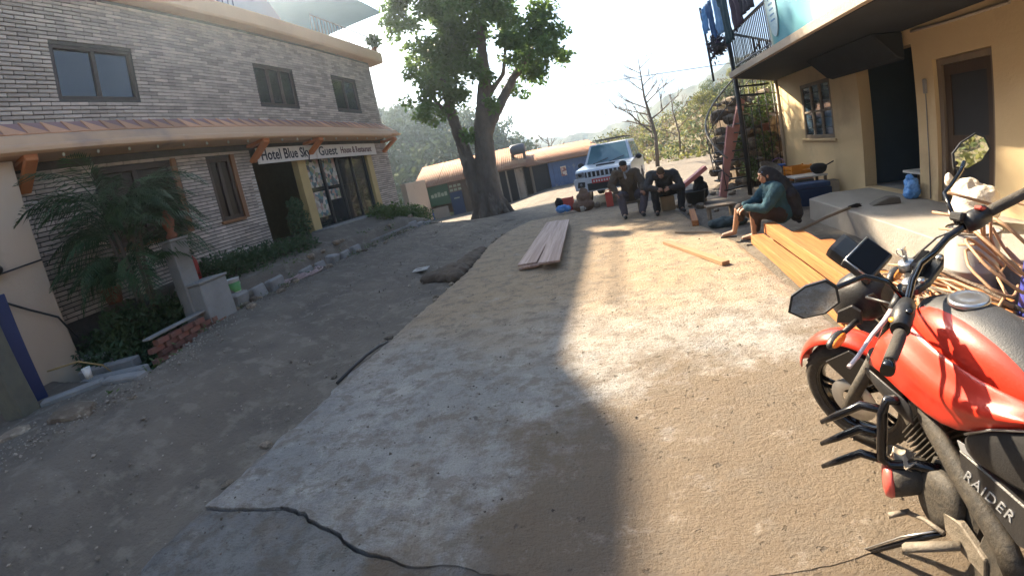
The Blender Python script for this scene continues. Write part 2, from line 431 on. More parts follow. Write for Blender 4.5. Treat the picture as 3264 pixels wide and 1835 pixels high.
m_brownwood = mat('brown_frame_wood', (.26, .12, .05), (.19, .085, .035), 4, .6, .3, 30, stretch=(1, 1, .1))
m_yellowpost = mat('ochre_post_paint', (.50, .36, .15), (.42, .30, .13), 2, .7, .2, 20)
m_white = mat('white_paint', (.72, .70, .66), (.62, .60, .56), 3, .6, .1, 20)
m_black = mat('black_iron', (.02, .02, .022), (.035, .03, .028), 8, .5, .2, 40)
m_greycon = mat('grey_concrete', (.30, .29, .275), (.21, .20, .19), 2.5, .9, .6, 25, c3=(.14, .135, .125), scale3=1.1, thr3=.57)
m_bulb = mat('bulb_glass', (.75, .72, .62), rough=.2)
def glass(name, c=(.02, .024, .028), rough=.03):
    m = mat(name, c, c, 3, rough, spec=.9); return m
m_glass = glass('window_glass'); m_glass2 = mat('dim_glass', (.035, .022, .018), (.022, .016, .014), 3, .25, spec=.25)
def img_mat(name, cols, scale, rough=.5, bright=1.):
    """flat print: blotches of a few colours"""
    m = bpy.data.materials.new(name); m.use_nodes = True; N = m.node_tree.nodes; Lk = m.node_tree.links; b = N['Principled BSDF']
    tc = N.new('ShaderNodeTexCoord'); v = N.new('ShaderNodeTexVoronoi'); v.inputs['Scale'].default_value = scale; Lk.new(tc.outputs['Object'], v.inputs['Vector'])
    sp = N.new('ShaderNodeSeparateColor'); Lk.new(v.outputs['Color'], sp.inputs[0])
    cr = N.new('ShaderNodeValToRGB'); cr.color_ramp.interpolation = 'CONSTANT'; e = cr.color_ramp.elements
    for i, c in enumerate(cols):
        q = e[i] if i < 2 else e.new(i/len(cols))
        q.position = i/len(cols); q.color = (*[x*bright for x in c], 1)
    Lk.new(sp.outputs[0], cr.inputs[0]); Lk.new(cr.outputs[0], b.inputs['Base Color']); b.inputs['Roughness'].default_value = rough
    return m
HX = -8.5
hotel = thing('hotel_building', (HX, 9, 1.1), 'two-storey grey brick hotel with peach eaves and a roof terrace', 'building')
def wall_cells(mb, x0, x1, y0, y1, z0, z1, ops):
    cy = sorted({y0, y1, *[q for o in ops for q in o[:2] if y0 < q < y1]}); cz = sorted({z0, z1, *[q for o in ops for q in o[2:] if z0 < q < z1]})
    for a, b in zip(cy, cy[1:]):
        run = None
        for c, d in zip(cz, cz[1:]):
            hole = any(o[0] < (a+b)/2 < o[1] and o[2] < (c+d)/2 < o[3] for o in ops)
            if hole:
                if run: mb.bb(x0, x1, a, b, *run); run = None
            else: run = (run[0], d) if run else (c, d)
        if run: mb.bb(x0, x1, a, b, *run)
up_ops = [(4.27, 5.93, 4.89, 5.93), (9.55, 11.2, 4.9, 6.06), (13.23, 14.78, 4.92, 6.1)]
lo_ops = [(4.55, 6.45, 2.05, 3.55), (7.28, 8.1, 2.05, 3.52), (8.72, 14.5, 1.0, 3.45)]
w = MB(); wall_cells(w, HX-.25, HX-.018, 2.0, 16.1, 4.2, 7.0, up_ops); w.build('upper_wall', m_mortar, hotel)
w = MB(); wall_cells(w, HX-.25, HX-.018, 3.1, 16.0, .3, 4.195, lo_ops); w.build('lower_wall', m_mortar, hotel)
w = MB(); w.bb(-15, HX-.26, 15.85, 16.06, .3, 7.0); w.bb(-15, HX-.26, 2.0, 2.2, .3, 7.0); w.bb(-15.2, -15, 2.0, 16.06, .3, 7.0); w.build('side_wall', m_mortar, hotel)
w = MB(); w.bb(-14.99, HX-.26, 2.2, 15.84, 4.2, 4.35); w.bb(-14.99, HX-.26, 2.2, 15.84, .9, 1.0); w.build('floor_slab', m_greycon, hotel)
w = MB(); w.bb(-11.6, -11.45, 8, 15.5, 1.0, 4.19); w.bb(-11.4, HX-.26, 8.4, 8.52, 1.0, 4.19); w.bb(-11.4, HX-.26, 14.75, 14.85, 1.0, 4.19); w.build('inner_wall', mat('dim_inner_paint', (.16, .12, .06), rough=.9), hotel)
# bricks
BL, BH, BP, CP = .335, .058, .351, .0772
def brick_rows(y0, y1, z0, z1, ops):
    out = []; r = 0; z = z0
    while z + BH < z1:
        y = y0 - (BP/2 if r % 2 else 0)
        while y < y1:
            a, b = max(y, y0), min(y+BL, y1); segs = [(a, b)]
            for o in ops:
                if z + BH > o[2]-.02 and z < o[3]+.02:
                    ns = []
                    for a, b in segs:
                        if b <= o[0]-.02 or a >= o[1]+.02: ns.append((a, b))
                        else:
                            if a < o[0]-.02: ns.append((a, o[0]-.02))
                            if b > o[1]+.02: ns.append((o[1]+.02, b))
                    segs = ns
            for a, b in segs:
                if b - a > .05: out.append((a, b, z))
            y += BP
        z += CP; r += 1
    return out
bricks = brick_rows(2.0, 16.1, 4.46, 6.97, up_ops) + brick_rows(3.12, 8.68, 1.12, 3.72, lo_ops)
bricks += [b for b in brick_rows(14.7, 16.0, 1.0, 3.72, [])]
bricks.sort(key=lambda q: (q[0]+.17)**2 + (q[2]-1.6)**2)
brick_cache = {}
def brick_mesh(L):
    k = round(L, 2)
    if k not in brick_cache:
        bm_ = MB().box((0, 0, 0), (.05, L, BH)).mesh('brick', m_brick)
        bm = bmesh.new(); bm.from_mesh(bm_); bmesh.ops.bevel(bm, geom=[e for e in bm.edges], offset=.004, segments=1, affect='EDGES'); bm.to_mesh(bm_); bm.free()
        brick_cache[k] = bm_
    return brick_cache[k]
hl = Vector(hotel.location); vis = [b for b in bricks if b[0] > 2.9]
for (a, b, z) in vis[:300]:
    o = link('brick', brick_mesh(b-a), hotel); o.location = Vector((HX-.018+rnd.uniform(0, .006), (a+b)/2, z+BH/2)) - hl
    o.rotation_euler = (rnd.uniform(-.008, .008), 0, rnd.uniform(-.01, .01))
rest = MB()
for (a, b, z) in vis[300:] + [b for b in bricks if b[0] <= 2.9]:
    q = rnd.uniform(0, .006); rest.box((HX-.018+q, (a+b)/2, z+BH/2), (.05, b-a, BH), (rnd.uniform(-.006, .006), 0, 0))
rest.build('brickwork', m_brick, hotel, kind='stuff')
# windows
def window(y0, y1, z0, z1, x, lights, fm, gm, parent, name='window', t=.07, transom=None, depth=.12):
    f = MB(); f.bb(x-depth, x, y0, y0+t, z0, z1); f.bb(x-depth, x, y1-t, y1, z0, z1); f.bb(x-depth, x, y0+t, y1-t, z0, z0+t); f.bb(x-depth, x, y0+t, y1-t, z1-t, z1)
    wd = (y1-y0-2*t)/lights
    for i in range(1, lights): f.bb(x-depth, x-.008, y0+t+wd*i-t*.6, y0+t+wd*i+t*.6, z0+t, z1-t)
    o = f.build(name, fm, parent, bevel=.006)
    zs_ = [z0+t, z1-t]
    if transom: zs_ = [z0+t, transom, z1-t]
    for i in range(lights):
        for c, d in zip(zs_, zs_[1:]):
            MB().bb(x-.07, x-.055, y0+t+wd*i+(t*.6 if i else 0)+.002, y0+t+wd*(i+1)-(t*.6 if i < lights-1 else 0)-.002, c+.002, d-.002).build('pane', gm, o)
    return o
window(4.27, 5.93, 4.89, 5.93, HX-.03, 2, m_dkwood, m_glass, hotel)
window(9.55, 11.2, 4.9, 6.06, HX-.03, 3, m_dkwood, m_glass, hotel)
window(13.23, 14.78, 4.92, 6.1, HX-.03, 2, m_dkwood, m_glass, hotel)
def shutter_window(y0, y1, z0, z1):
    o = window(y0, y1, z0, z1, HX-.02, 2, m_dkwood, m_glass2, hotel, t=.09)
    MB().bb(HX-.10, HX+.03, y1+.001, y1+.13, z0-.04, z1+.06).build('jamb_board', m_brownwood, o, bevel=.006)
    MB().bb(HX-.10, HX+.05, y0-.05, y1, z0-.07, z0-.001).build('sill', m_brownwood, o, bevel=.006)
shutter_window(4.55, 6.3, 2.05, 3.55); shutter_window(7.28, 8.0, 2.05, 3.52)
# entrance
for a, b in ((10.45, 10.82), (14.36, 14.68)):
    MB().bb(HX-.2, HX+.02, a, b, 1.0, 3.449).build('entrance_post', m_yellowpost, hotel, bevel=.01)
MB().bb(HX-.24, HX-.02, 8.53, 8.72, 1.0, 3.449).build('door_jamb', m_dkwood, hotel)
sw = window(10.83, 14.35, 1.15, 3.44, HX-.08, 4, m_black, m_glass, hotel, 'shop_window', t=.05, transom=2.35)
m_poster = img_mat('poster_print', [(.30, .25, .20), (.08, .16, .18), (.34, .20, .17), (.05, .06, .07), (.40, .36, .31), (.18, .20, .11), (.45, .41, .36)], 8)
for a, b, c, d in ((10.92, 11.62, 2.42, 3.28), (11.78, 12.48, 2.40, 3.3), (10.92, 11.6, 1.5, 2.28), (11.78, 12.4, 1.95, 2.28)):
    MB().bb(HX-.148, HX-.1345, a, b, c, d).build('poster', m_poster, sw)
for a, b in ((2.94, 2.6), (2.55, 2.17)):
    MB().bb(HX-.02, HX-.012, 8.55, 8.70, b, a).build('notice', m_white, hotel)
# eaves
fa = MB(); fa.prism([(HX+.0, 4.17), (-8.14, 4.165), (-8.02, 4.10), (-7.93, 3.98), (-7.90, 3.935), (-7.86, 3.93), (-7.80, 3.90), (-7.78, 3.86), (-7.78, 3.80), (-7.84, 3.77), (HX+.0, 3.80)], 2.0, 15.35)
fa.prism([(HX+.0, 4.17), (-8.14, 4.165), (-8.02, 4.10), (-7.93, 3.98), (-7.90, 3.935), (-7.86, 3.93), (-7.80, 3.90), (-7.84, 3.87), (HX+.0, 3.87)], 15.35, 16.2)
fa.build('eaves_beam', m_peach, hotel)
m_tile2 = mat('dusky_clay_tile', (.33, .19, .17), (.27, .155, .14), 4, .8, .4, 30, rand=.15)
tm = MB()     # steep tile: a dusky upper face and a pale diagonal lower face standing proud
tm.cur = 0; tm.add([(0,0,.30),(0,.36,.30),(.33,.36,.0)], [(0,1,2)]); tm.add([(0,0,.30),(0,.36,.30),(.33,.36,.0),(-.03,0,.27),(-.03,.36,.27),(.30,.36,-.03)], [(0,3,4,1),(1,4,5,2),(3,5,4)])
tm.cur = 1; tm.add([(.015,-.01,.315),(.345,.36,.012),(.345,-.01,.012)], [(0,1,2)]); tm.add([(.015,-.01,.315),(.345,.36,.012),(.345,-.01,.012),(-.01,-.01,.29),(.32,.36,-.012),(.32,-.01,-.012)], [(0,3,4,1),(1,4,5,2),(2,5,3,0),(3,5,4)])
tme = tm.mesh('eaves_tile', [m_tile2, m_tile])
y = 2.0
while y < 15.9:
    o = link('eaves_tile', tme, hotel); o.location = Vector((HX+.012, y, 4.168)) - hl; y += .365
for yb in (3.28, 8.72, 11.0, 15.7):
    MB().beam((HX+.02, yb, 3.34), (-7.86, yb, 3.72), .20, .10).beam((HX+.02, yb, 3.735), (-7.86, yb, 3.742), .22, .08).build('eaves_bracket', m_orange, hotel, bevel=.01)
i = 0; y = 2.6
bm_ = MB(); bm_.ell((0, 0, -.045), (.026, .026, .032), nu=8, nv=6); bm_.tube([(0, 0, 0), (0, 0, -.02)], .016, 8); bme = bm_.mesh('bulb', m_bulb)
while y < 15.2:
    o = link('bulb', bme, hotel); o.location = Vector((-7.95, y, 3.785)) - hl; y += .62
# parapet and roof terrace
MB().prism([(HX-.3, 7.0), (-8.2, 7.0), (-8.16, 7.05), (-8.16, 7.40), (-8.22, 7.47), (HX-.3, 7.47)], 2.0, 16.75).build('parapet', m_peach, hotel, bevel=.01)
MB().bb(-15.2, HX-.301, 1.99, 16.3, 7.0, 7.2).build('roof_slab', m_greycon, hotel)
m_rail = mat('pale_rail_paint', (.22, .24, .27), rough=.5)
for a, b in ((5.5, 9.3), (12.8, 16.6)):
    rl = MB(); rl.tube([(HX-.05, a, 8.25), (HX-.05, b, 8.25)], .025, 6); rl.tube([(HX-.05, a, 7.62), (HX-.05, b, 7.62)], .015, 6)
    o = rl.build('terrace_rail', m_rail, hotel)
    k = a
    while k <= b + .01:
        MB().tube([(HX-.05, k, 7.47), (HX-.05, k, 8.25)], .018, 5).build('baluster', m_rail, o); k += .19
MB().prism([(1.99, 7.201), (1.99, 8.80), (11.0, 8.80), (11.25, 8.62), (11.7, 8.2), (12.4, 7.4), (12.4, 7.201)], -12, -9.0, 'x').build('roof_shade_block', mat('pale_shade_block_paint', (.55, .56, .57), (.48, .49, .50), .6, .85), hotel)  # added block, its end sloped to cast the step in the road's shadow
# cream wing at the left edge
MB().bb(HX-.3, -8.1, -3.0, 3.08, .2, 3.765).build('cream_wing_wall', m_cream, hotel, bevel=.01)
MB().bb(HX-.3, HX-.02, -3.0, 1.99, 4.2, 7.3).build('wing_upper_wall', m_cream, hotel)
# potted plant on the terrace corner
m_leafdk = mat('dark_leaf', (.035, .07, .03), (.06, .10, .035), 3, .6, trans=.25)
m_leafmid = mat('mid_leaf', (.06, .11, .03), (.11, .15, .04), 3, .55, trans=.35)
m_terra = mat('terracotta', (.24, .09, .05), (.18, .07, .042), 5, .85, .3, 30)
def leaves_mesh(pts, size, m, name='foliage', rs=None, asp=.5, droop=0.):
    """one small bent leaf at each point"""
    rs = rs or np.random.RandomState(3); n = len(pts); pts = np.asarray(pts)
    d = rs.normal(size=(n, 3)); d[:, 2] -= droop; d /= np.linalg.norm(d, axis=1)[:, None]
    u = rs.normal(size=(n, 3)); s = np.cross(d, u); s /= np.linalg.norm(s, axis=1)[:, None] + 1e-9
    L = size*(.6+.8*rs.rand(n))[:, None]
    a = pts; b_ = pts + d*L*.5 + s*L*asp*.5; c = pts + d*L; e = pts + d*L*.5 - s*L*asp*.5
    v = np.stack([a, b_, c, e], 1).reshape(-1, 3)
    me = bpy.data.meshes.new(name); me.vertices.add(len(v)); me.vertices.foreach_set('co', v.astype(np.float32).ravel())
    me.loops.add(n*4); me.loops.foreach_set('vertex_index', np.arange(n*4, dtype=np.int32)); me.polygons.add(n)
    me.polygons.foreach_set('loop_start', np.arange(0, n*4, 4, dtype=np.int32)); me.polygons.foreach_set('loop_total', np.full(n, 4, dtype=np.int32))
    me.update(calc_edges=True); me.validate(); me.materials.append(m); return me
def cloud(rs, blobs, n, hollow=.35):
    """points spread through ellipsoids, denser near their skins; blobs: (cx,cy,cz,rx,ry,rz)"""
    vol = np.array([b[3]*b[4]*b[5] for b in blobs])**.7; k = rs.choice(len(blobs), n, p=vol/vol.sum()); B = np.array(blobs)[k]
    d = rs.normal(size=(n, 3)); d /= np.linalg.norm(d, axis=1)[:, None]; r = (hollow**3 + (1-hollow**3)*rs.rand(n))**(1/3)
    return B[:, :3] + d*B[:, 3:]*r[:, None]
def potted(name, loc, label, pr, ph, fol, n, lm, leaf, pm=m_terra, group=None, seed=1):
    t = thing(name, loc, label, 'potted plant', group=group)
    MB().lathe([(pr*.7, 0), (pr*.95, ph*.85), (pr*1.06, ph*.86), (pr*1.06, ph), (pr*.9, ph), (pr*.85, ph*.9), (0, ph*.88)], 16).build('pot', pm, t, local=True)
    rs = np.random.RandomState(seed); link('foliage', leaves_mesh(cloud(rs, [(0, 0, ph+fol, fol*.8, fol*.8, fol)], n), leaf, lm, rs=rs), t)
    MB().tube([(0, 0, ph*.8), (0, 0, ph+fol)], .012, 5).build('stem', m_dkwood, t, local=True)
    return t
potted('terrace_plant', (-8.36, 16.6, 7.47), 'spiky potted plant on the roof terrace corner of the hotel', .12, .22, .26, 150, m_leafdk, .24, seed=5)
# signboard
sg = thing('hotel_signboard', (HX+.16, 11.8, 3.23), 'long white signboard reading Hotel Blue Sky Guest House & Restaurant', 'sign')
m_sign = mat('sign_white', (.66, .60, .54), (.58, .53, .48), 3, .6)
m_letter = mat('letter_paint', (.02, .018, .03), rough=.6); m_letter2 = mat('maroon_letter_paint', (.10, .025, .03), rough=.6)
def sign_board(y0, y1, z0, z1, txt, size, tm_, yt, zt, sp, bold, squash=1.):
    o = MB().bb(HX+.13, HX+.165, y0, y1, z0, z1).build('board', m_sign, sg, bevel=.004)
    me = text_mesh(txt, size, .004, bold, sp); me.transform(Matrix(((0, 0, 1, HX+.167), (squash, 0, 0, yt), (0, 1, 0, zt), (0, 0, 0, 1)))); me.transform(wmat(sg).inverted())
    me.materials.append(tm_); link('lettering', me, o); return o
sign_board(8.78, 11.24, 3.24, 3.66, 'Hotel Blue Sky', .40, m_letter, 8.9, 3.33, 1.02, .008, .84)
bd = sign_board(11.27, 14.86, 3.235, 3.65, 'Guest', .40, m_letter, 11.38, 3.33, 1.0, .006)
me = text_mesh('House & Restaurant', .30, .004, .005, 1.0); me.transform(Matrix(((0, 0, 1, HX+.167), (.80, 0, 0, 12.56), (0, 1, 0, 3.36), (0, 0, 0, 1)))); me.transform(wmat(sg).inverted()); me.materials.append(m_letter2); link('lettering', me, bd)
for yy in (9.2, 11.255, 14.4): MB().bb(HX+.02, HX+.129, yy-.03, yy+.03, 3.3, 3.6).build('fixing', m_black, sg)
# ================================================================ yellow house on the right
m_yellow = mat('yellow_wall_paint', (.60, .455, .265), (.54, .405, .235), .7, .85, .25, 22, c3=(.46, .345, .21), scale3=.9, thr3=.56)
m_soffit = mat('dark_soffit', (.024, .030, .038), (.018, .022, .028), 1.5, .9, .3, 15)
m_slabedge = mat('slab_edge_plaster', (.42, .36, .29), (.33, .28, .23), 1.4, .9, .5, 20)
m_greywood = mat('grey_old_wood', (.22, .17, .12), (.15, .115, .085), 5, .8, .4, 30, stretch=(1, 1, .12))
WX = 4.55
house = thing('yellow_house', (WX, 5, 0), 'yellow plastered house with an overhanging balcony slab on the right', 'building')
ops = [(9.13, 10.62, 1.18, 2.38), (6.42, 8.06, .3, 2.5), (4.93, 6.0, .3, 2.21)]
w = MB(); wall_cells(w, WX, WX+.24, -4, 12.0, -.2, 2.72, ops); w.build('front_wall', m_yellow, house)
w = MB(); w.bb(WX+.241, 9.5, 11.76, 12.0, -.3, 2.72); w.build('end_wall', m_yellow, house)
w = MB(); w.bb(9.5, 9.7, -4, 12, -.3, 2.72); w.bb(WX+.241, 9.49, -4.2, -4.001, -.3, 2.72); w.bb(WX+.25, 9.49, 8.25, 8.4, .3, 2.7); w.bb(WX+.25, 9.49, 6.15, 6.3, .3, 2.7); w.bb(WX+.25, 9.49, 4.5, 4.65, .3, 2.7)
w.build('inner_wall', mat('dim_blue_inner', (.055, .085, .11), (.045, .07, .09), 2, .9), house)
MB().bb(WX+.241, 9.49, -4, 11.75, .1, .298).build('floor_slab', m_greycon, house)
# terrace
P = [(3.2, 7.55), (3.2, -4), (WX-.001, -4), (WX-.001, 7.9), (3.75, 7.9)]
w = MB(); w.prism(P, -.2, .3, 'z'); w.build('terrace', mat('terrace_cement', (.29, .265, .235), (.22, .20, .18), 1.5, .85, .4, 25, c3=(.24, .21, .18), scale3=.9), house, bevel=.012)
# balcony slab
w = MB(); w.prism([(2.87, 10.36), (2.87, -4), (10.2, -4), (10.2, 12.4), (4.6, 12.4)], 2.722, 2.845, 'z'); w.build('balcony_slab', m_slabedge, house, bevel=.006)
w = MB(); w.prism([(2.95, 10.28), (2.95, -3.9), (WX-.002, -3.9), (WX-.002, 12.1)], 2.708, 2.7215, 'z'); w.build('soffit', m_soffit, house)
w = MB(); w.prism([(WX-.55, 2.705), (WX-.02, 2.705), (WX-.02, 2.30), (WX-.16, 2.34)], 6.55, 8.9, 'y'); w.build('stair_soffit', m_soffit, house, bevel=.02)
# window with six lights
o = window(9.13, 10.62, 1.18, 2.38, WX+.10, 3, m_greywood, glass('blue_window_glass', (.03, .05, .075), .05), house, t=.075, transom=1.75, depth=.1)
for yy in (9.205, 9.655, 10.11): MB().bb(WX-.002, WX+.06, yy+.05, yy+.40, 1.735, 1.775).build('transom_bar', m_greywood, o)
for k, yy in enumerate((9.52, 10.0)):
    for zz in (1.4, 1.6, 1.95, 2.15): MB().bb(WX+.02, WX+.028, yy-.3, yy+.42, zz, zz+.014).build('iron_bar', m_black, o)
MB().bb(WX-.05, WX+.1, 9.05, 10.7, 1.12, 1.179).build('sill', m_yellow, house, bevel=.008)
# door
dr = MB().bb(WX+.06, WX+.16, 4.94, 5.02, .301, 2.2).bb(WX+.06, WX+.16, 5.91, 5.99, .301, 2.2).bb(WX+.06, WX+.16, 5.02, 5.91, 2.12, 2.2).build('door', m_greywood, house)
lf = MB(); lf.bb(WX+.10, WX+.145, 5.025, 5.14, .31, 2.115); lf.bb(WX+.10, WX+.145, 5.79, 5.905, .31, 2.115)
for a, b in ((.31, .5), (1.05, 1.2), (1.98, 2.115)): lf.bb(WX+.10, WX+.145, 5.141, 5.789, a, b)
lf.build('leaf', mat('brown_door_wood', (.075, .045, .026), (.05, .03, .02), 5, .6, .3, 30, stretch=(1, 1, .1)), dr)
for a, b in ((.5, 1.05), (1.2, 1.98)): MB().bb(WX+.115, WX+.13, 5.141, 5.789, a, b).build('panel', mat('dark_door_panel', (.02, .019, .022), rough=.5), dr)
MB().tube([(WX+.09, 5.2, 1.15), (WX+.05, 5.2, 1.15), (WX+.05, 5.2, 1.0), (WX+.09, 5.2, 1.0)], .01, 6).build('handle', m_black, dr)
MB().bb(WX-.03, WX+.001, 6.14, 6.22, 1.78, 1.98).build('meter_box', m_greycon, house, bevel=.01)
cb = [(WX-.012, 6.18, 1.79), (WX-.012, 6.19, 1.2), (WX-.012, 6.16, .32)]; MB().tube(cb, .008, 5).build('conduit', m_greycon, house)
MB().tube([(WX-.02, 4.6, 2.60), (WX-.015, 5.6, 2.62), (WX-.02, 6.35, 2.66)], .022, 6).build('pipe', m_slabedge, house)
# drain pipe at the wall end
MB().tube([(WX-.03, 12.03, 2.7), (WX-.03, 12.03, .0)], .045, 8).build('drain_pipe', mat('pale_pipe', (.55, .47, .36), rough=.6), house)
# upper floor
mural = bpy.data.materials.new('painted_mural'); mural.use_nodes = True
N = mural.node_tree.nodes; Lk = mural.node_tree.links; b = N['Principled BSDF']; b.inputs['Roughness'].default_value = .6
tc = N.new('ShaderNodeTexCoord'); wv = N.new('ShaderNodeTexWave'); wv.inputs['Scale'].default_value = .45; wv.inputs['Distortion'].default_value = 9; wv.inputs['Detail'].default_value = 2.5; wv.inputs['Detail Scale'].default_value = .8
Lk.new(tc.outputs['Object'], wv.inputs['Vector']); cr = N.new('ShaderNodeValToRGB'); e = cr.color_ramp.elements
e[0].position = 0; e[0].color = (0.024, 0.156, 0.252, 1); e[1].position = 1; e[1].color = (0.276, 0.312, 0.264, 1)
for p_, c_ in ((.35, (0.030, 0.198, 0.264, 1)), (.62, (0.054, 0.234, 0.270, 1)), (.8, (0.090, 0.252, 0.246, 1)), (.9, (0.288, 0.324, 0.288, 1))): q = e.new(p_); q.color = c_
Lk.new(wv.outputs['Fac'], cr.inputs[0]); Lk.new(cr.outputs[0], b.inputs['Base Color'])
MB().bb(2.9, 3.04, -4, 7.62, 2.846, 4.3).build('mural_wall', mural, house, bevel=.008)
m_bluepanel = mat('blue_corrugated_sheet', (.05, .22, .60), (.08, .30, .70), .6, .5)
w = MB()
P = []
for i in range(121):
    y = -3.9 + 8.6*i/120; x = 2.878 + .012*math.sin(y*36); P.append([(x, y, 2.93), (x, y, 4.29)])
w.grid(P); w.build('corrugated_sheet', m_bluepanel, house, solid=.004)
oval = [(7.33 + .20*math.cos(a)*(1-.35*math.sin(a)), 3.65 + .70*math.sin(a)) for a in [2*math.pi*k/28 for k in range(28)]]
ov = MB().prism(oval, 2.882, 2.898, 'x').build('painted_oval', mat('pale_blue_paint', (.28, .40, .46), (.20, .33, .42), 9, .6, stretch=(1, 1, 3)), house)
for k in range(11): MB().bb(2.876, 2.8815, 7.25, 7.41, 3.2+k*.085, 3.225+k*.085).build('pattern_stroke', mat('deep_blue_paint', (.05, .16, .34), rough=.6) if k == 0 else bpy.data.materials['deep_blue_paint'], ov)
w = MB(); w.bb(WX+.1, WX+.3, -4, 9.4, 2.846, 5.6); w.build('upper_wall', mat('upper_blue_wall', (.10, .30, .42), (.08, .24, .35), 1, .8), house)
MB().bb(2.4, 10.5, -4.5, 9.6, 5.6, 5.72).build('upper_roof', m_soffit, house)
for yy in (7.6, 3.5, -.5): MB().bb(2.93, 3.03, yy-.05, yy+.05, 4.301, 5.599).build('balcony_post', m_slabedge, house)
# balcony railing
rl = MB()
c0 = (2.95, 9.95); c1 = (2.95, 7.75)
rl.tube([(2.95, 7.66, 3.62), (2.95, 9.98, 3.62)], .03, 8); rl.tube([(2.95, 7.66, 2.93), (2.95, 9.98, 2.93)], .018, 6)
rl.tube([(2.95, 9.98, 3.62), (4.6, 11.75, 3.62)], .03, 8); rl.tube([(2.95, 9.98, 2.93), (4.6, 11.75, 2.93)], .018, 6)
ro = rl.build('balcony_rail', m_rail, house)
bal = MB().tube([(0, 0, 2.846), (0, 0, 3.6)], .011, 6).mesh('baluster', m_black)
for k in range(24):
    o = link('baluster', bal, ro); o.location = Vector((2.95, 7.72+k*.096, 0)) - Vector(house.location)
for k in range(16):
    o = link('baluster', bal, ro); o.location = Vector((2.95+1.65*k/16, 9.98+1.77*k/16, 0)) - Vector(house.location)
MB().tube([(2.95, 7.70, 2.85), (2.95, 7.70, 4.2)], .028, 8).build('corner_post', m_rail, house)

# pole carrying the balcony end, and the spiral stair round it
SC = Vector((3.06, 10.62, 0))
st = thing('spiral_staircase', (SC.x, SC.y, .1), 'black iron spiral staircase with pink side plates beside the yellow house', 'staircase')
m_pink = mat('faded_pink_paint', (.62, .30, .26), (.52, .25, .22), 2, .7, .2, 20)
MB().tube([(SC.x, SC.y, .05), (SC.x, SC.y, 3.62)], .055, 12).build('centre_pole', m_black, st)
nst = 12; rad = .82
for k in range(nst):
    a0 = R(215 - k*17); a1 = a0 - R(20); z = .27 + k*.205
    def pt(r, a, zz): return (SC.x + r*math.cos(a), SC.y + r*math.sin(a), zz)
    t = MB(); t.add([pt(.05, a0, z), pt(rad, a0, z), pt(rad, a1, z), pt(.05, a1, z), pt(.05, a0, z+.03), pt(rad, a0, z+.03), pt(rad, a1, z+.03), pt(.05, a1, z+.03)], [(3,2,1,0),(4,5,6,7),(0,1,5,4),(1,2,6,5),(2,3,7,6),(3,0,4,7)])
    t.build('tread', m_black, st)
    MB().tube([pt(rad-.02, a0, z), pt(rad+.03, a0, z+.45), pt(rad-.02, a0, z+.92)], .010, 5).build('baluster', m_black, st)
for a_, b_ in (((2.30, 10.22, .14), (2.74, 10.48, 1.66)), ((2.72, 10.95, .9), (3.35, 11.35, 2.3))): MB().beam(a_, b_, .05, .22).build('side_plate', m_pink, st, bevel=.005)
hr = [(SC.x + (rad+.02)*math.cos(R(225-k*4)), SC.y + (rad+.02)*math.sin(R(225-k*4)), min(3.55, 1.0 + k*.049)) for k in range(54)]
MB().tube(hr, .022, 8).build('handrail', mat('worn_rail_steel', (.24, .22, .19), rough=.45, metal=.4), st)
MB().tube([(x, y, z-.42) for x, y, z in hr], .011, 6).build('mid_rail', m_black, st)
# iron grille between stair and house end
gr = thing('iron_grille', (3.7, 11.6, .1), 'dark iron grille between the spiral stair and the yellow wall', 'grille')
for k in range(5): MB().tube([(3.35+k*.26, 11.35+k*.16, .1), (3.35+k*.26, 11.35+k*.16, 2.7)], .014, 5).build('upright', m_black, gr)
for z in (2.1, 2.4): MB().tube([(3.25, 11.3, z), (4.5, 12.05, z)], .014, 5).build('crossbar', m_black, gr)
for k, p in enumerate(((2.2, 10.35), (2.35, 10.0))):
    pass

# rubble retaining wall beyond the stair
m_stone = mat('rubble_stone', (.24, .185, .13), (.15, .115, .085), 3, .9, .8, 12, rand=.4, c3=(.36, .29, .21), scale3=1.5)
rocks = []
for k in range(7):
    bm = bmesh.new(); bmesh.ops.create_icosphere(bm, subdivisions=2, radius=1)
    for v in bm.verts:
        q = v.co.copy(); v.co *= 1 + .28*noise.noise(q*1.3+Vector((k*7, 0, 0))) + .12*noise.noise(q*3+Vector((0, k*5, 0)))
        v.co.x = max(-.82, min(.82, v.co.x)); v.co.y = max(-.8, min(.85, v.co.y)); v.co.z = max(-.78, min(.8, v.co.z))
    me = bpy.data.meshes.new('stone'); bm.to_mesh(me); bm.free(); me.materials.append(m_stone); rocks.append(me)
rw = thing('rubble_retaining_wall', (4.3, 13.2, 0), 'tumbled rubble stone wall behind the spiral staircase', 'wall')
core = MB(); core.prism([(3.3, 14.2), (8, 16.5), (8, 13.3), (4.75, 13.25), (3.5, 13.4)], -.3, 2.2, 'z'); core.build('wall_core', mat('wall_earth', (.14, .10, .065), (.09, .065, .045), 4, .95, .8, 12), rw)
n = 0
for r_ in range(11):
    z = -.02 + r_*.24; x = 2.85 + .03*r_ + (.12 if r_ % 2 else 0)
    while x < 4.85 and n < 200:
        s = rnd.choice((rnd.uniform(.07, .12), rnd.uniform(.11, .18), rnd.uniform(.15, .25))); o = link('stone', rocks[rnd.randrange(7)], rw)
        y = 12.85 + rnd.uniform(-.06, .06) + r_*.035 + max(0, 3.5-x)*.9
        o.location = Vector((x, y+rnd.uniform(-.1, .1), z+rnd.uniform(-.08, .08))) - Vector(rw.location); o.scale = (s*rnd.uniform(1., 1.6), s*.9, s*rnd.uniform(.6, 1.)); o.rotation_euler = (rnd.uniform(-.3, .3), rnd.uniform(-.3, .3), rnd.uniform(0, 6)); x += s*1.55; n += 1
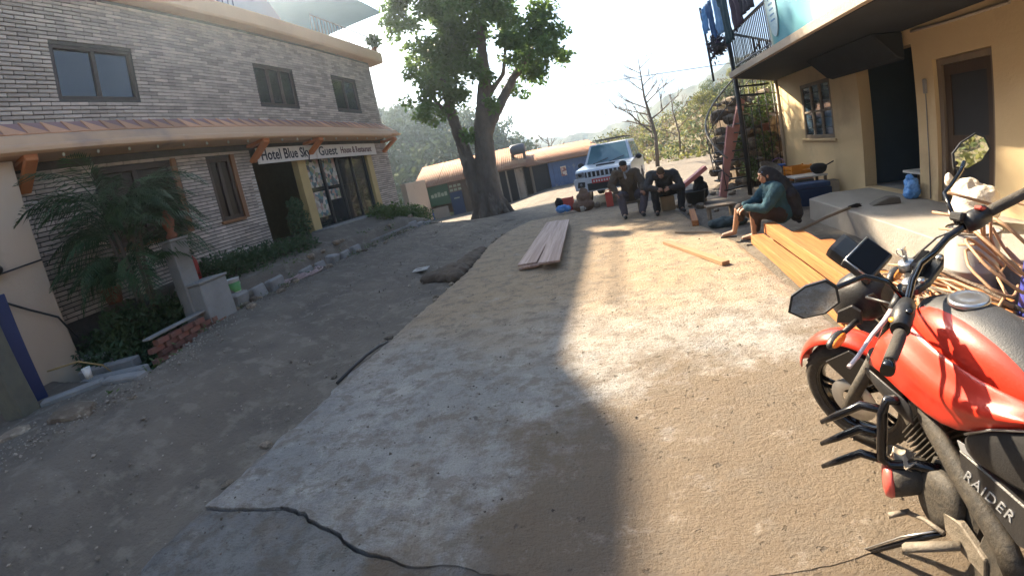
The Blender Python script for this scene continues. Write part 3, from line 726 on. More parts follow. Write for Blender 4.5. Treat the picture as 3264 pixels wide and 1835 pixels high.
# hanging flower basket, clothes, power line
fb = thing('hanging_flower_basket', (2.78, 10.45, 3.3), 'dark trailing plant in a basket hung outside the balcony rail', 'hanging plant')
MB().lathe([(.05, .02), (.14, .10), (.17, .22), (.15, .22)], 12).build('basket', m_black, fb, local=True)
rs = np.random.RandomState(8); link('foliage', leaves_mesh(cloud(rs, [(0, 0, .25, .24, .24, .2), (-.1, 0, .05, .15, .15, .2)], 260), .11, mat('purple_leaf', (.06, .03, .08), (.05, .06, .05), 6, .6), rs=rs), fb)
MB().tube([(0, 0, .2), (.1, -.2, .45)], .006, 4).build('hook', m_black, fb, local=True)
def garment(loc, w_, h_, c, label, cat, rz=1.57, seed=0, shape='shirt', c2=None):
    t = thing('garment' if cat == 'clothes' else cat.replace(' ', '_'), loc, label, cat, rz=rz, group=None)
    P = []; nu, nv = 22, 18
    for i in range(nu+1):
        u = i/nu-.5; row = []
        for j in range(nv+1):
            v = j/nv; ww = w_
            if shape == 'shirt': ww = w_*(1.0 if v < .32 else .66 + .08*v)
            if shape == 'trousers': ww = w_*(.8+.2*v)
            x = u*ww; y = .035*math.sin(u*15+seed+v*2)*(.3+v) + .03*noise.noise(Vector((u*5, v*4, seed)))
            z = -v*h_ - .03*abs(math.sin(u*6+seed))*v - .05*u*u
            row.append((x, y, z))
        P.append(row)
    mb = MB(); mb.grid(P)
    mb.build('cloth', mat('garment_cloth', c, c2 or tuple(q*.7 for q in c), 8, .9, .4, 40), t, local=True, solid=.008)
    pg = MB()
    for u in (-.35, .35): pg.box((u*w_, 0, -.01), (.012, .03, .06))
    if shape != 'flag': MB().box((-.33*w_, 0, -.01), (.014, .03, .06)).build('peg', m_white, t, local=True); MB().box((.33*w_, 0, -.01), (.014, .03, .06)).build('peg', m_white, t, local=True)
    return t
cl = thing('clothes_line', (2.8, 7.6, 4.55), 'thin washing line strung along the balcony of the yellow house', 'washing line')
MB().tube([(2.8, 7.6, 4.62), (2.8, 9.5, 4.55), (2.8, 11.6, 4.62)], .005, 5).build('rope', m_white, cl)
MB().tube([(2.8, 11.6, 2.85), (2.8, 11.6, 4.7)], .03, 8).build('line_post', m_black, cl)
for i, (y, w_, h_, c, lab, sh, z) in enumerate([
    (11.35, .55, .55, (.10, .28, .55), 'blue cloth at the far end of the washing line', 'cloth', 4.60),
    (10.75, .62, 1.0, (.03, .10, .24), 'navy shirt hung second from the far end of the washing line', 'shirt', 4.58),
    (10.15, .50, .85, (.16, .32, .55), 'light blue towel in the middle of the washing line', 'cloth', 4.565),
    (9.55, .72, 1.15, (.015, .05, .07), 'dark teal jacket hanging over the balcony rail', 'shirt', 4.555),
    (8.85, .70, 1.05, (.035, .022, .045), 'dark purple patterned dress on the washing line', 'cloth', 4.57),
    (8.2, .6, .95, (.02, .02, .035), 'black trousers on the washing line next to the mural', 'trousers', 4.59)]):
    garment((2.8, y, z), w_, h_, c, lab, 'clothes', seed=i*2.1, shape=sh)
# ================================================================ sheds, big tree, jeep side trees
m_rust = mat('rusty_roof_iron', (.30, .125, .055), (.21, .09, .045), .7, .85, .3, 12, c3=(.36, .20, .11), scale3=.35)
m_shedwood = mat('shed_plank', (.16, .115, .085), (.10, .075, .055), 3, .9, .5, 20, stretch=(1, 1, .1))
m_bluepaint = mat('old_blue_paint', (.10, .16, .30), (.07, .11, .21), 1.5, .8, .2, 12, c3=(.22, .24, .27), scale3=1.2, thr3=.58)
m_inside_shade = mat('inside_shade_paint', (.03, .03, .035), rough=.9)  # flat dark colour standing in for the unlit inside of the sheds
m_green = img_mat('green_sign_paint', [(.03, .11, .045)], 1); 
m_green = mat('dull_green_paint', (.02, .065, .032), (.03, .085, .04), 2, .7)
def shed(name, A, B, z0, eave, rise, depth, label, overhang=.35):
    A = Vector((*A, z0)); B = Vector((*B, z0)); d = B-A; L = d.length; rz = math.atan2(d.y, d.x)
    t = thing(name, A, label, 'shed', rz=rz)
    # local: x along the front, y to the back
    f = MB(); f.bb(.0, L, depth-.08, depth, 0, eave+rise-.12); f.build('back_wall', m_shedwood, t, local=True)
    for x in (0, L-.08): MB().prism([(0.0, 0), (depth-.09, 0), (depth-.09, eave+rise-.15), (0., eave-.06)], x, x+.08, 'x').build('side_wall', m_shedwood, t, local=True)
    n = int(L/.8)+1; w_ = (L+.5)/n
    for k in range(n):
        x0 = -.25 + k*w_; P = []
        for i in range(25):
            x = x0 + (w_+.03)*i/24; zc = .016*math.sin(x*2*math.pi/.13) + .006*(k % 2)
            P.append([(x, -overhang, eave+zc-.05), (x, depth*.5, eave+rise*.52+zc), (x, depth+.15, eave+rise+zc+.04)])
        o = MB().grid(P).build('roof_sheet', m_rust, t, local=True)
        md = o.modifiers.new('thickness', 'SOLIDIFY'); md.thickness = .008
    MB().bb(-.2, L+.2, -.02, .06, eave-.10, eave-.03).build('eave_beam', m_shedwood, t, local=True)
    return t, L
s1, L1 = shed('tin_roofed_shed', (-11.9, 24.9), (-5.4, 26.2), -.5, 2.12, 1.35, 4.2, 'long low shop shed with a rusty tin roof behind the big tree')
def P1(nm, x0, x1, z0, z1, y, m, th=.05, par=None, par_local=True): return MB().bb(x0, x1, y, y+th, z0, z1).build(nm, m, par or s1, local=True)
P1('stone_pillar', -.1, .62, 0, 2.05, -.15, mat('rough_pillar_stone', (.25, .19, .14), (.15, .12, .09), 4, .9, .8, 10), .5)
P1('green_signboard', .72, 1.98, .85, 2.05, -.1, m_green)
for k in range(5): P1('sign_mark', .86+k*.21, 1.02+k*.21, 1.35, 1.55+.04*(k % 3), -.108, mat('faded_sign_paint', (.36, .40, .30), rough=.8) if k == 0 else bpy.data.materials['faded_sign_paint'], .006)
P1('front_boards', 1.99, 2.9, 1.45, 2.02, .0, m_shedwood)
for k in range(6): P1('sign_mark', 2.05+(k % 3)*.26, 2.24+(k % 3)*.26, 1.5+.24*(k//3), 1.64+.24*(k//3), -.008, bpy.data.materials['faded_sign_paint'], .006)
P1('blue_door', 1.99, 2.75, 0, 1.44, -.02, mat('deep_blue_paint_board', (.013, .032, .085), (.02, .045, .11), 2, .6))
P1('sign_mark', 2.2, 2.55, 1.02, 1.09, -.026, bpy.data.materials['faded_sign_paint'], .005)
P1('counter_front', .82, 1.75, 0, .72, -.3, mat('beige_counter_board', (.32, .26, .20), (.26, .21, .165), 2, .8), .3)
P1('blue_crate', .45, .80, 0, .68, -.35, mat('blue_crate_paint', (.04, .09, .32), rough=.6), .3)
P1('front_boards', 2.78, 3.6, 0, 2.0, .05, m_shedwood); P1('blue_plank', 3.62, 3.8, 0, 2.0, .0, m_bluepaint); P1('front_boards', 3.82, 5.05, 0, 2.0, .1, m_inside_shade)  # the last panel is coloured as the shaded inside
for x in (5.08, 5.55, 6.1): P1('door_post', x, x+.09, 0, 2.02, -.05, mat('pale_post_wood', (.33, .28, .23), rough=.8) if x < 5.2 else bpy.data.materials['pale_post_wood'], .09)
P1('front_boards', 5.18, 5.54, 0, 2.0, .12, m_inside_shade); P1('doorway_shade_panel', 5.65, 6.09, 0, 2.0, .3, m_inside_shade)  # both dark panels paint in the shade of the interior
P1('plank_door', 6.2, 6.6, 0, 2.0, 0, mat('beige_door_board', (.38, .31, .24), (.28, .22, .17), 3, .8, stretch=(1, 1, .4), c3=(.12, .10, .08), scale3=3, thr3=.6))
tank = thing('water_tank', (-5.9, 27.6, 2.35), 'round dark water drum on the tin shed roof', 'water tank')
MB().tube([(-.32, 0, .34), (-.2, 0, .34), (.45, .1, .34), (.6, .1, .34)], [.26, .33, .33, .26], 18).build('drum', mat('grey_drum', (.09, .10, .12), rough=.5), tank, local=True)
[MB().bb(q_, q_+.08, -.3, .3, -.35, .06).build('cradle', m_shedwood, tank, local=True) for q_ in (-.3, .45)]
s2, L2 = shed('blue_shed', (-5.15, 26.9), (-.6, 28.4), -.45, 2.0, .95, 4.0, 'blue painted shed with a rusty roof left of the jeep', .3)
MB().bb(.06, .16, -.02, .06, 0, 1.9).build('door_post', m_greywood, s2, local=True)
MB().bb(.17, 1.15, .12, .16, 0, 1.9).build('doorway_shade_panel', m_inside_shade, s2, local=True)  # solid panel coloured as the shade inside the doorway
k = 0; x = 1.17
while x < L2-.2:
    MB().bb(x, x+.27, rnd.uniform(-.01, .01), .05, 0, 1.9).build('plank', m_bluepaint, s2, local=True); x += .28
MB().bb(1.9, 2.25, -.03, -.012, .95, 1.55).build('poster', img_mat('shed_poster', [(.5, .3, .2), (.6, .5, .4), (.3, .12, .1)], 9), s2, local=True)
# low cream wall at the hotel corner
lw = tag(MB().bb(-8.6, -8.35, 16.6, 18.6, -.2, 1.95).build('boundary_wall', m_cream, bevel=.015), 'short cream plastered wall joining the hotel corner', 'wall')

# big tree --------------------------------------------------------
m_bark = mat('grey_bark', (.17, .135, .105), (.085, .065, .05), 2.5, .95, 1., 9, stretch=(1, 1, .35), c3=(.28, .235, .18), scale3=1.4, dist=.06, thr3=.58)
tree = thing('big_roadside_tree', (-5.05, 17, -.3), 'large leafy twin-trunked tree standing at the roadside before the sheds', 'tree')
tb = MB()
def cap(a, ra, b, rb): tb.capsule(a, ra, b, rb, 10)
cap((-5.1, 17, -.4), .62, (-5.0, 17, 1.2), .46); cap((-5.0, 17, 1.2), .46, (-4.75, 17, 3.3), .36)
cap((-5.35, 16.9, -.3), .45, (-5.62, 17, 2.3), .28); cap((-5.62, 17, 2.3), .28, (-5.84, 17, 4.0), .22); cap((-5.84, 17, 4.0), .22, (-5.9, 17, 5.8), .14)
cap((-4.75, 17, 3.3), .36, (-4.23, 17, 5.2), .25); cap((-4.23, 17, 5.2), .25, (-3.94, 16.8, 7.2), .15)
cap((-4.75, 17, 3.1), .3, (-4.15, 17, 3.75), .22); cap((-4.15, 17, 3.75), .22, (-3.17, 17, 4.93), .16); cap((-3.17, 17, 4.93), .16, (-2.2, 17, 5.9), .09)
cap((-4.3, 17, 4.5), .12, (-3.5, 17, 5.2), .09); cap((-3.5, 17, 5.2), .09, (-2.9, 16.4, 6.6), .05); cap((-5.84, 17, 4.0), .12, (-6.7, 16.8, 5.4), .06); cap((-4.23, 17, 5.2), .14, (-5.2, 17, 7.3), .06)
for a in range(9):
    an = a*.7+.2; cap((-5.1+.35*math.cos(an), 17+.35*math.sin(an), .9), .10, (-5.1+.95*math.cos(an), 17+.85*math.sin(an), -.45), .16)
blob(tb, 'trunk', m_bark, tree, .05, 2, .03, 5, local=False)
LOBES = [(-5.58,16.83,7.85,1.40),(-3.94,15.77,7.66,1.38),(-6.66,17.13,6.74,1.06),(-5.81,16.83,6.10,1.27),(-6.86,16.79,5.25,0.77),(-6.02,16.56,4.67,0.82),(-6.49,16.23,4.29,0.49),(-4.95,17.31,6.93,1.39),(-4.49,16.48,5.50,0.73),(-5.24,16.39,4.91,0.65),(-2.62,17.31,7.08,0.94),(-1.74,17.08,6.62,1.00),(-1.40,16.05,5.38,0.69),(-2.36,17.04,5.83,1.15),(-2.88,16.18,6.08,0.79),(-2.47,17.74,5.19,0.76),(-3.28,17.92,4.60,0.47),(-3.11,16.99,8.11,0.69),(-1.14,17.90,5.55,0.30),(-2.83,15.91,7.06,0.56),(-3.03,17.01,9.25,1.41),(-4.11,15.87,9.17,1.52),(-5.20,16.81,3.20,0.45),(-4.01,15.95,4.09,0.34),(-6.5,16.5,9.7,1.35),(-5.5,16.2,10.6,1.5),(-4.3,16.5,10.9,1.5),(-7.0,16.6,8.5,.95),(-2.9,16.8,10.6,1.3)]
rs = np.random.RandomState(4)
blobs = []
for x, y, z, r_ in LOBES:     # each lobe breaks into twig clumps
    k = max(4, int(9*r_*r_)+3)
    for _ in range(k):
        d = rs.normal(size=3); d /= np.linalg.norm(d); q = r_*.86*rs.rand()**.42
        c = rs.uniform(.28, .52)*max(.5, r_**.5); blobs.append((x+d[0]*q, y+d[1]*q, z+d[2]*q, c, c, c*.75))
pts = cloud(rs, blobs, 47000, .2) - np.array([-5.05, 17, -.3])
m_crown = mat('tree_leaf', (.08, .16, .04), (.14, .21, .05), .9, .5, trans=.5)
link('crown', leaves_mesh(pts, .185, m_crown, rs=rs, asp=.55, droop=.3), tree)

def bare_tree(name, loc, h_, label, seed, spread=.35, levels=4, n0=9, r0=.09):
    t = thing(name, loc, label, 'bare tree'); rr = random.Random(seed); mb = MB()
    def grow(p, d, L, r_, lv):
        q = p + d*L; mid = p + d*L*.5 + Vector((rr.uniform(-1, 1), rr.uniform(-1, 1), 0))*L*.04
        mb.tube([p, mid, q], [r_, r_*.8, r_*.6], 5, cap=False)
        if lv == 0: return
        for _ in range(3 if lv > 1 else 2):
            f = rr.uniform(.45, 1); nd = (d + Vector((rr.uniform(-1, 1), rr.uniform(-1, 1), rr.uniform(-.1, .6)))*.75).normalized()
            grow(p + d*L*f, nd, L*rr.uniform(.5, .72), r_*.5, lv-1)
    tr = MB(); tr.tube([(0, 0, -.2), (.03*h_, 0, h_*.3), (-.01*h_, 0, h_*.65), (.0, 0, h_)], [r0, r0*.8, r0*.5, r0*.15], 7); tr.build('trunk', m_bark, t, local=True)
    for k in range(n0):
        z = h_*(.28 + .68*k/n0); a = rr.uniform(0, 6.28); L = h_*spread*(1.05 - .75*k/n0)
        grow(Vector((0, 0, z)), Vector((math.cos(a), math.sin(a), rr.uniform(.35, .9))).normalized(), L*.55, r0*.45*(1-.6*k/n0), levels-1)
    mb.build('branches', m_bark, t, local=True); return t
bare_tree('bare_tree', (2.7, 30, -.2), 7.3, 'tall leafless tree beside the road behind the jeep', 3, .52, 5, 13, .15)
bare_tree('bare_tree', (-6.0, 44, -.5), 5.0, 'small leafless tree rising behind the blue shed roof', 5, .6, 5, 9, .13)
bare_tree('bare_tree', (5.2, 36, .4), 5.0, 'leafless sapling on the scrubby bank right of the jeep', 9, .5, 4, 9, .09)

# hillside trees and shrubs
crowns = []
for k in range(7):
    rs = np.random.RandomState(20+k); bl = []
    for _ in range(16):
        d = rs.normal(size=3); d /= np.linalg.norm(d); q = .68*rs.rand()**.4; c = rs.uniform(.2, .36); bl.append((d[0]*q, d[1]*q, .85+d[2]*q*.8, c, c, c*.8))
    mm = [mat('hill_leaf_green', (.07, .10, .035), (.12, .14, .05), 2, .7, trans=.3, rand=.25), mat('hill_leaf_yellow', (.20, .19, .05), (.14, .15, .045), 2, .7, trans=.35, rand=.2), mat('hill_leaf_dry', (.17, .13, .07), (.12, .10, .06), 2, .8, trans=.3, rand=.25)][k % 3] if k < 3 else crowns[k-3].materials[0]
    crowns.append(leaves_mesh(cloud(rs, bl, 2600, .3), .085, mm, 'crown', rs))
trunk_me = MB().tube([(0, 0, -.3), (.04, 0, .5), (0, .03, 1.0)], [.045, .035, .015], 6).mesh('trunk', m_bark)
def hill_z(x, y):
    return gz(x, y)
hs = random.Random(12); spots = []
for k in range(75):
    az = hs.uniform(1.0, 22); dist = hs.uniform(24, 66) if az > 6 else hs.uniform(44, 70)
    x = dist*math.sin(R(az)); y = dist*math.cos(R(az))
    toe = 4.6 + max(0, y-13)*.16
    if x < toe - .2 + (1.2 if dist < 40 else 0): continue
    spots.append((x, y))
KIND = ['green', 'yellowish', 'dry brown']
wooded = bpy.data.objects['wooded_hillside']
for k, (x, y) in enumerate(spots):
    v = hs.randrange(7); s = hs.uniform(1.1, 2.4)
    z = hill_z(x, y)
    if math.hypot(x, y) > 31:
        el = np.interp(math.degrees(math.atan2(x, y)), [-5, -3, 0, 3, 6, 9, 12, 15.5, 20, 30], [-2.5, -.5, .5, 1.2, 1.8, 2.8, 4, 5.2, 7, 10]); top = 1.6 + 75*math.tan(R(el)); ss = max(0, (math.hypot(x, y)-31)/44)
        z = max(z, -2 + (top+2)*ss**.8)
    t = thing('hillside_tree', (x, y, z), f'{KIND[v % 3]} bushy tree on the slope right of the jeep', 'tree', rz=hs.uniform(0, 6), group=f'{KIND[v % 3]} trees on the slope right of the jeep', scale=s)
    link('crown', crowns[v], t); link('trunk', trunk_me, t)
# power line
pl = tag(MB().tube([(-1.5 + (k/20)*24, 30 + 0*k, 6.0 + 0.35*math.sin(k/20*3.14159)*-1 + 3.0*k/20*.12) for k in range(21)], .022, 4).build('power_line', m_black), 'thin power line crossing the white sky', 'power line')

# terrace canopy set back on an added house, keeping its shadow off the road
bh = thing('set_back_terrace_canopy', (-22, 29, 0), 'wide pale blue terrace canopy of the hotel, set back on an added tall house', 'building')
m_bsheet = mat('blue_roof_sheet', (.16, .34, .55), (.13, .29, .48), .4, .5)
MB().prism([(-16, 34.5), (-16, 30), (-20, 23.5), (-32, 23.5), (-32, 34.5)], 16.95, 17.05, 'z').build('sheet_roof', m_bsheet, bh)  # outline cut to steer where the canopy's shadow lands
MB().bb(-31, -23, 24, 33, -2, 16.9).build('wall', mat('pale_blue_wall', (.34, .43, .52), (.28, .36, .45), .4, .8), bh)
for p in ((-22.5, 33.5), (-22.5, 28), (-22.5, 24.2)): MB().tube([(*p, -2), (*p, 16.9)], .12, 8).build('roof_post', m_rail, bh)
# ================================================================ motorcycle at the right edge
m_red = mat('red_bike_paint', (.64, .034, .014), (.57, .03, .014), 2, .38, .06, 9, coat=.3)
m_redpl = mat('pale_red_plastic', (.62, .10, .08), (.55, .08, .06), 6, .35, coat=.2)
m_plastic = mat('black_plastic', (.016, .016, .018), (.026, .025, .025), 14, .42, .15, 120)
m_gloss = mat('gloss_black', (.008, .008, .01), rough=.12)
m_rubber = mat('dusty_rubber', (.022, .021, .02), (.075, .062, .048), 7, .85, .4, 60)
m_mud = mat('muddy_black_metal', (.02, .019, .018), (.07, .058, .044), 40, .65, .3, 80, sharp=.22)
m_dustmet = mat('dusty_alloy', (.22, .185, .145), (.10, .085, .065), 18, .6, .4, 60, metal=.15)
m_silver = mat('satin_silver', (.55, .55, .56), (.46, .46, .47), 6, .3, metal=.9)
m_lever = mat('pale_lever_paint', (.66, .54, .55), rough=.35, metal=.2)
m_tanktop = mat('matt_tank_cover', (.035, .036, .04), (.05, .05, .052), 30, .5, .2, 200)
m_mirror = mat('mirror_glass', (.85, .86, .87), (.85, .86, .87), 1, .015, metal=1.)
m_silvertxt = mat('silver_lettering', (.30, .31, .33), rough=.4, metal=.3)
bike = thing('parked_motorcycle', (1.17, 1.097, .0), 'red and black motorcycle parked on its side stand at the right', 'motorcycle', rot=(-.081, 0, 1.669), scale=1.059)
SH = Vector((.44, 0, .90)); AX = Vector((-math.sin(R(25)), 0, math.cos(R(25)))); ST = Matrix.Translation(SH) @ Matrix.Rotation(.50, 4, AX) @ Matrix.Translation(-SH)
def S(p): return tuple(ST @ Vector(p))
def sm(mb): mb.v = [tuple(ST @ Vector(q)) for q in mb.v]; return mb
def B(mb, name, m, par=bike, **k): return mb.build(name, m, par, local=True, **k)
def wheel(c, name, steer, w_=.05):
    M = Matrix.Translation(Vector(c)) @ Matrix.Rotation(R(90), 4, 'X')
    if steer: M = ST @ M
    Rr = .292
    prof = [(.222, -.036), (.240, -.046), (.262, -.049), (.280, -.036), (.290, -.014), (.292, 0), (.290, .014), (.280, .036), (.262, .049), (.240, .046), (.222, .036), (.222, -.036)]
    ty = MB(); ty.lathe(prof, 56, M, caps=False)
    wo_ = B(ty, name, m_rubber)
    for s in (-1, 1):      # tread blocks
        tr = MB()
        for k in range(40):
            a = 2*math.pi*k/40; q = M @ Matrix.Rotation(a, 4, 'Z') @ Matrix.Translation((.287, 0, s*.016)) @ Matrix.Rotation(s*.5, 4, 'X')
            tr.box((0, 0, 0), (.010, .022, .014), M=q)
        tr.build('tread', m_rubber, wo_, local=True, kind='stuff')
    rim = MB(); rim.lathe([(.222, -.034), (.214, -.036), (.205, -.02), (.200, 0), (.205, .02), (.214, .036), (.222, .034)], 48, M, caps=False)
    B(rim, 'rim', m_gloss, wo_)
    for k in range(5):
        for e in (-.12, .12):
            a = 2*math.pi*k/5; p0 = M @ Vector((.035*math.cos(a), .035*math.sin(a), 0)); p1 = M @ Vector((.205*math.cos(a+e), .205*math.sin(a+e), 0))
            B(MB().tube([p0, (p0+p1)/2, p1], [.014, .010, .011], 6), 'spoke', m_gloss, wo_)
    hub = MB(); hub.lathe([(.0, -.06), (.03, -.06), (.036, -.03), (.036, .03), (.03, .06), (0, .06)], 18, M); B(hub, 'hub', m_dustmet, wo_)
    ds = MB(); ds.lathe([(.06, -.052), (.12, -.052), (.12, -.048), (.06, -.048), (.06, -.052)], 32, M, caps=False); B(ds, 'brake_disc', m_silver, wo_)
    return wo_
FA = (.735, 0, .292); wheel(FA, 'front_wheel', True); wheel((-.60, 0, .292), 'rear_wheel', False, .06)
# fork
ft = Vector((.735, 0, .292)) - Vector((.03, 0, 0)); up = AX
for s in (-1, 1):
    a = Vector((.735, s*.085, .292)); b_ = a + up*.36 - Vector((.02, 0, 0)); c = a + up*.74 - Vector((.02, 0, 0))
    lo = B(sm(MB().tube([a - up*.03, a + up*.1, b_], [.03, .031, .03], 12)), 'fork_slider', m_mud)
    B(sm(MB().tube([b_ - up*.01, b_ + up*.02], [.034, .034], 12)), 'dust_seal', m_plastic, lo)
    B(sm(MB().tube([b_, c], .019, 12)), 'fork_tube', m_gloss)
# fender: red upper shell with black stays
P = []
for i in range(25):
    a = R(18 + i*5.6); rr = .335 + .012*math.sin(i/24*3.14); hw = .062 - .018*(abs(i-11)/12)**2*(1 if i > 11 else 1.6)
    P.append([(FA[0] + (rr - .03*(abs(t)**2.2))*math.cos(a), hw*t, FA[2] + (rr - .03*(abs(t)**2.2))*math.sin(a)) for t in (-1, -.75, -.4, 0, .4, .75, 1)])
B(sm(MB().grid(P)), 'front_fender', m_red, solid=.006)
for s in (-1, 1):
    B(sm(MB().prism([(.84, .50), (.70, .60), (.62, .56), (.66, .42), (.72, .40)], s*.066-.005, s*.066+.005, 'y')), 'fender_stay', m_plastic, bevel=.003)
# head unit: cowl, indicators, instrument
cowl = MB()
secs = []
for x, zc, hw, hh in ((.52, .845, .055, .06), (.58, .85, .095, .10), (.66, .84, .10, .105), (.72, .82, .08, .085), (.76, .805, .045, .05)):
    secs.append([(x, hw*math.cos(a)*(1 if abs(math.cos(a)) < .9 else .95), zc + hh*math.sin(a)) for a in [2*math.pi*k/16 for k in range(16)]])
cowl.loft(secs); B(sm(cowl), 'headlamp_cowl', m_plastic)
for s in (-1, 1):
    B(sm(MB().prism([(.58, .79), (.70, .77), (.68, .83), (.61, .87), (.57, .85)], s*.106-.006, s*.106+.006, 'y')), 'cowl_side', m_plastic, bevel=.004)
    sg_ = B(sm(MB().tube([(.60, s*.10, .80), (.61, s*.19, .80)], .012, 8).ell((.615, s*.235, .80), (.026, .055, .024))), 'indicator', m_plastic)
    B(sm(MB().ell((.60, s*.237, .80), (.016, .045, .019))), 'lens', mat('amber_lens', (.75, .25, .04), rough=.2), sg_)
# instrument panel (explicit place, tilted to the rider)
Mi = ST @ Matrix.Translation((.575, 0, 1.005)) @ Matrix.Rotation(R(-38), 4, 'Y')
ins = MB().box((0, 0, 0), (.125, .185, .035)); ins.v = [tuple(Mi @ Vector(q)) for q in ins.v]; io = B(ins, 'instrument', m_plastic, bevel=.014, seg=3)
q = MB().box((0, 0, .019), (.100, .158, .004)); q.v = [tuple(Mi @ Vector(z)) for z in q.v]; B(q, 'screen', mat('dark_screen', (.005, .005, .007), rough=.4, spec=.08), io, bevel=.008, seg=2)
q = MB().tube([(.056, -.086, .017), (.056, .086, .017), (-.04, .088, .017)], .0035, 6); q.v = [tuple(Mi @ Vector(z)) for z in q.v]; B(q, 'bezel', m_silver, io)
q = MB().box((.09, 0, -.03), (.10, .12, .05)); q.v = [tuple(Mi @ Vector(z)) for z in q.v]; B(q, 'visor', m_plastic, io, bevel=.02, seg=2)
# top yoke
yk = MB(); yk.prism([(.315, -.055), (.335, -.115), (.385, -.125), (.405, -.06), (.43, 0), (.405, .06), (.385, .125), (.335, .115), (.315, .055)], .955, .985, 'z')
yo = B(sm(yk), 'top_yoke', m_plastic, bevel=.006)
for s in (-1, 1):
    B(sm(MB().lathe([(.024, .985), (.024, .993), (.016, .996), (0, .996)], 16, Matrix.Translation((.375, s*.088, 0)))), 'fork_cap', m_silver, yo)
    B(sm(MB().lathe([(.012, .985), (.012, .998), (0, .998)], 10, Matrix.Translation((.335, s*.075, 0)))), 'bolt', m_silver, yo)
B(sm(MB().lathe([(.03, .98), (.03, 1.01), (.024, 1.014), (0, 1.014)], 18, Matrix.Translation((.42, 0, 0)))), 'ignition_lock', m_silver, yo)
B(sm(MB().box((.42, 0, 1.04), (.006, .022, .05))), 'key', m_silver, yo)
B(sm(MB().tube([(.42+.018*math.cos(a), .02+.018*math.sin(a)*.4, 1.055+.018*math.sin(a)) for a in [k*.5236 for k in range(12)]], .002, 5, closed=True)), 'key_ring', m_silver, yo)
B(sm(MB().bb(.345, .385, -.05, .05, .9851, 1.035)), 'bar_clamp', m_gloss, yo, bevel=.008)
# handlebar, from the photo's own lie (turned left)
bar = [(-.005, .395, .945), (.07, .31, .962), (.145, .235, .985), (.245, .13, 1.015), (.315, .04, 1.03), (.345, -.04, 1.04), (.362, -.12, 1.075), (.345, -.20, 1.112), (.318, -.27, 1.142), (.275, -.385, 1.185)]
hb = B(MB().tube(bar, .0125, 10), 'handlebar', m_gloss)
B(MB().tube([(.075, .305, .961), (.06, .32, .958), (.0, .39, .944), (-.008, .398, .942)], [.0185, .0195, .0185, .017], 14), 'grip', m_rubber, hb)
B(MB().tube([(-.008, .398, .942), (-.03, .42, .936)], [.0195, .0195], 12), 'bar_end', m_gloss, hb)
B(MB().tube([(.325, -.255, 1.135), (.315, -.275, 1.145), (.28, -.375, 1.181), (.272, -.395, 1.189)], [.0185, .0195, .0185, .017], 14), 'grip', m_rubber, hb)
B(MB().tube([(.272, -.395, 1.189), (.262, -.42, 1.198)], [.0195, .0195], 12), 'bar_end', m_gloss, hb)
swL = MB().tube([(.165, .212, .992), (.135, .247, .983), (.085, .297, .966)], [.026, .034, .028], 12); B(swL, 'switch_box', m_plastic, hb)
B(MB().ell((.10, .255, 1.005), (.012, .012, .008)), 'switch_button', m_gloss, hb)
B(MB().ell((.115, .30, .985), (.014, .010, .008)), 'amber_button', mat('amber_button', (.70, .28, .03), rough=.4), hb)
swR = MB().tube([(.352, -.185, 1.105), (.338, -.215, 1.12), (.322, -.26, 1.138)], [.030, .036, .030], 12); B(swR, 'switch_box', m_plastic, hb)
B(MB().box((.322, -.232, 1.158), (.03, .045, .014), (.3, 0, .2)), 'kill_switch', mat('red_switch', (.62, .08, .06), rough=.4), hb, bevel=.005)
B(MB().box((.365, -.175, 1.135), (.05, .045, .03), (.3, 0, .2)), 'brake_fluid_box', m_plastic, hb, bevel=.006)
lv = MB().tube([(.205, .235, .965), (.19, .275, .945), (.185, .32, .915), (.16, .385, .875), (.145, .425, .858)], [.012, .009, .0075, .0075, .0085], 8, flat=.7); B(lv, 'clutch_lever', m_lever, hb)
B(MB().tube([(.225, .185, .995), (.205, .235, .965)], [.02, .015], 10), 'lever_perch', m_plastic, hb)
lv = MB().tube([(.39, -.19, 1.105), (.385, -.25, 1.10), (.36, -.33, 1.125), (.33, -.41, 1.15)], [.012, .009, .0075, .0085], 8, flat=.7); B(lv, 'brake_lever', m_gloss, hb)
# cables
for pts_ in ([(.215, .22, .975), (.36, .22, .95), (.47, .12, .90), (.44, .05, .80)], [(.36, -.19, 1.10), (.48, -.18, 1.04), (.52, -.06, .95), (.46, -.03, .82)], [(.14, .25, .97), (.24, .17, .95), (.33, .06, .90), (.35, .03, .82)]):
    B(MB().tube(pts_, .005, 6), 'cable', m_plastic, hb)
# mirrors
def mirror(center, stem, right, upv):
    r_ = Vector(right).normalized(); u = Vector(upv); u = (u - r_*u.dot(r_)).normalized(); n_ = r_.cross(u)
    c = Vector(center); poly = [(-.085, -.012), (-.06, .035), (-.01, .052), (.055, .05), (.078, .02), (.072, -.03), (.02, -.052), (-.05, -.046)]
    po = [c + r_*a*1.0 + u*b_*1.0 for a, b_ in poly]; n = len(po)
    ctr = c - n_*.035
    mb = MB(); mb.add(po + [p - n_*.012 for p in po] + [ctr + (p-c)*.55 for p in po], [tuple(range(n))] + [(k, (k+1) % n, n+(k+1) % n, n+k) for k in range(n)] + [(n+k, n+(k+1) % n, 2*n+(k+1) % n, 2*n+k) for k in range(n)] + [tuple(range(2*n, 3*n))[::-1]])
    mo = B(mb, 'mirror', m_plastic)
    gl = MB(); pg = [c + (p-c)*.9 + n_*.002 for p in po]; gl.add(pg + [p - n_*.001 for p in pg], [tuple(range(n)), tuple(range(n, 2*n))[::-1]] + [(k, (k+1) % n, n+(k+1) % n, n+k) for k in range(n)]); B(gl, 'mirror_glass', m_mirror, mo)
    B(MB().tube(stem, .008, 8), 'stem', m_gloss, mo)
    return mo
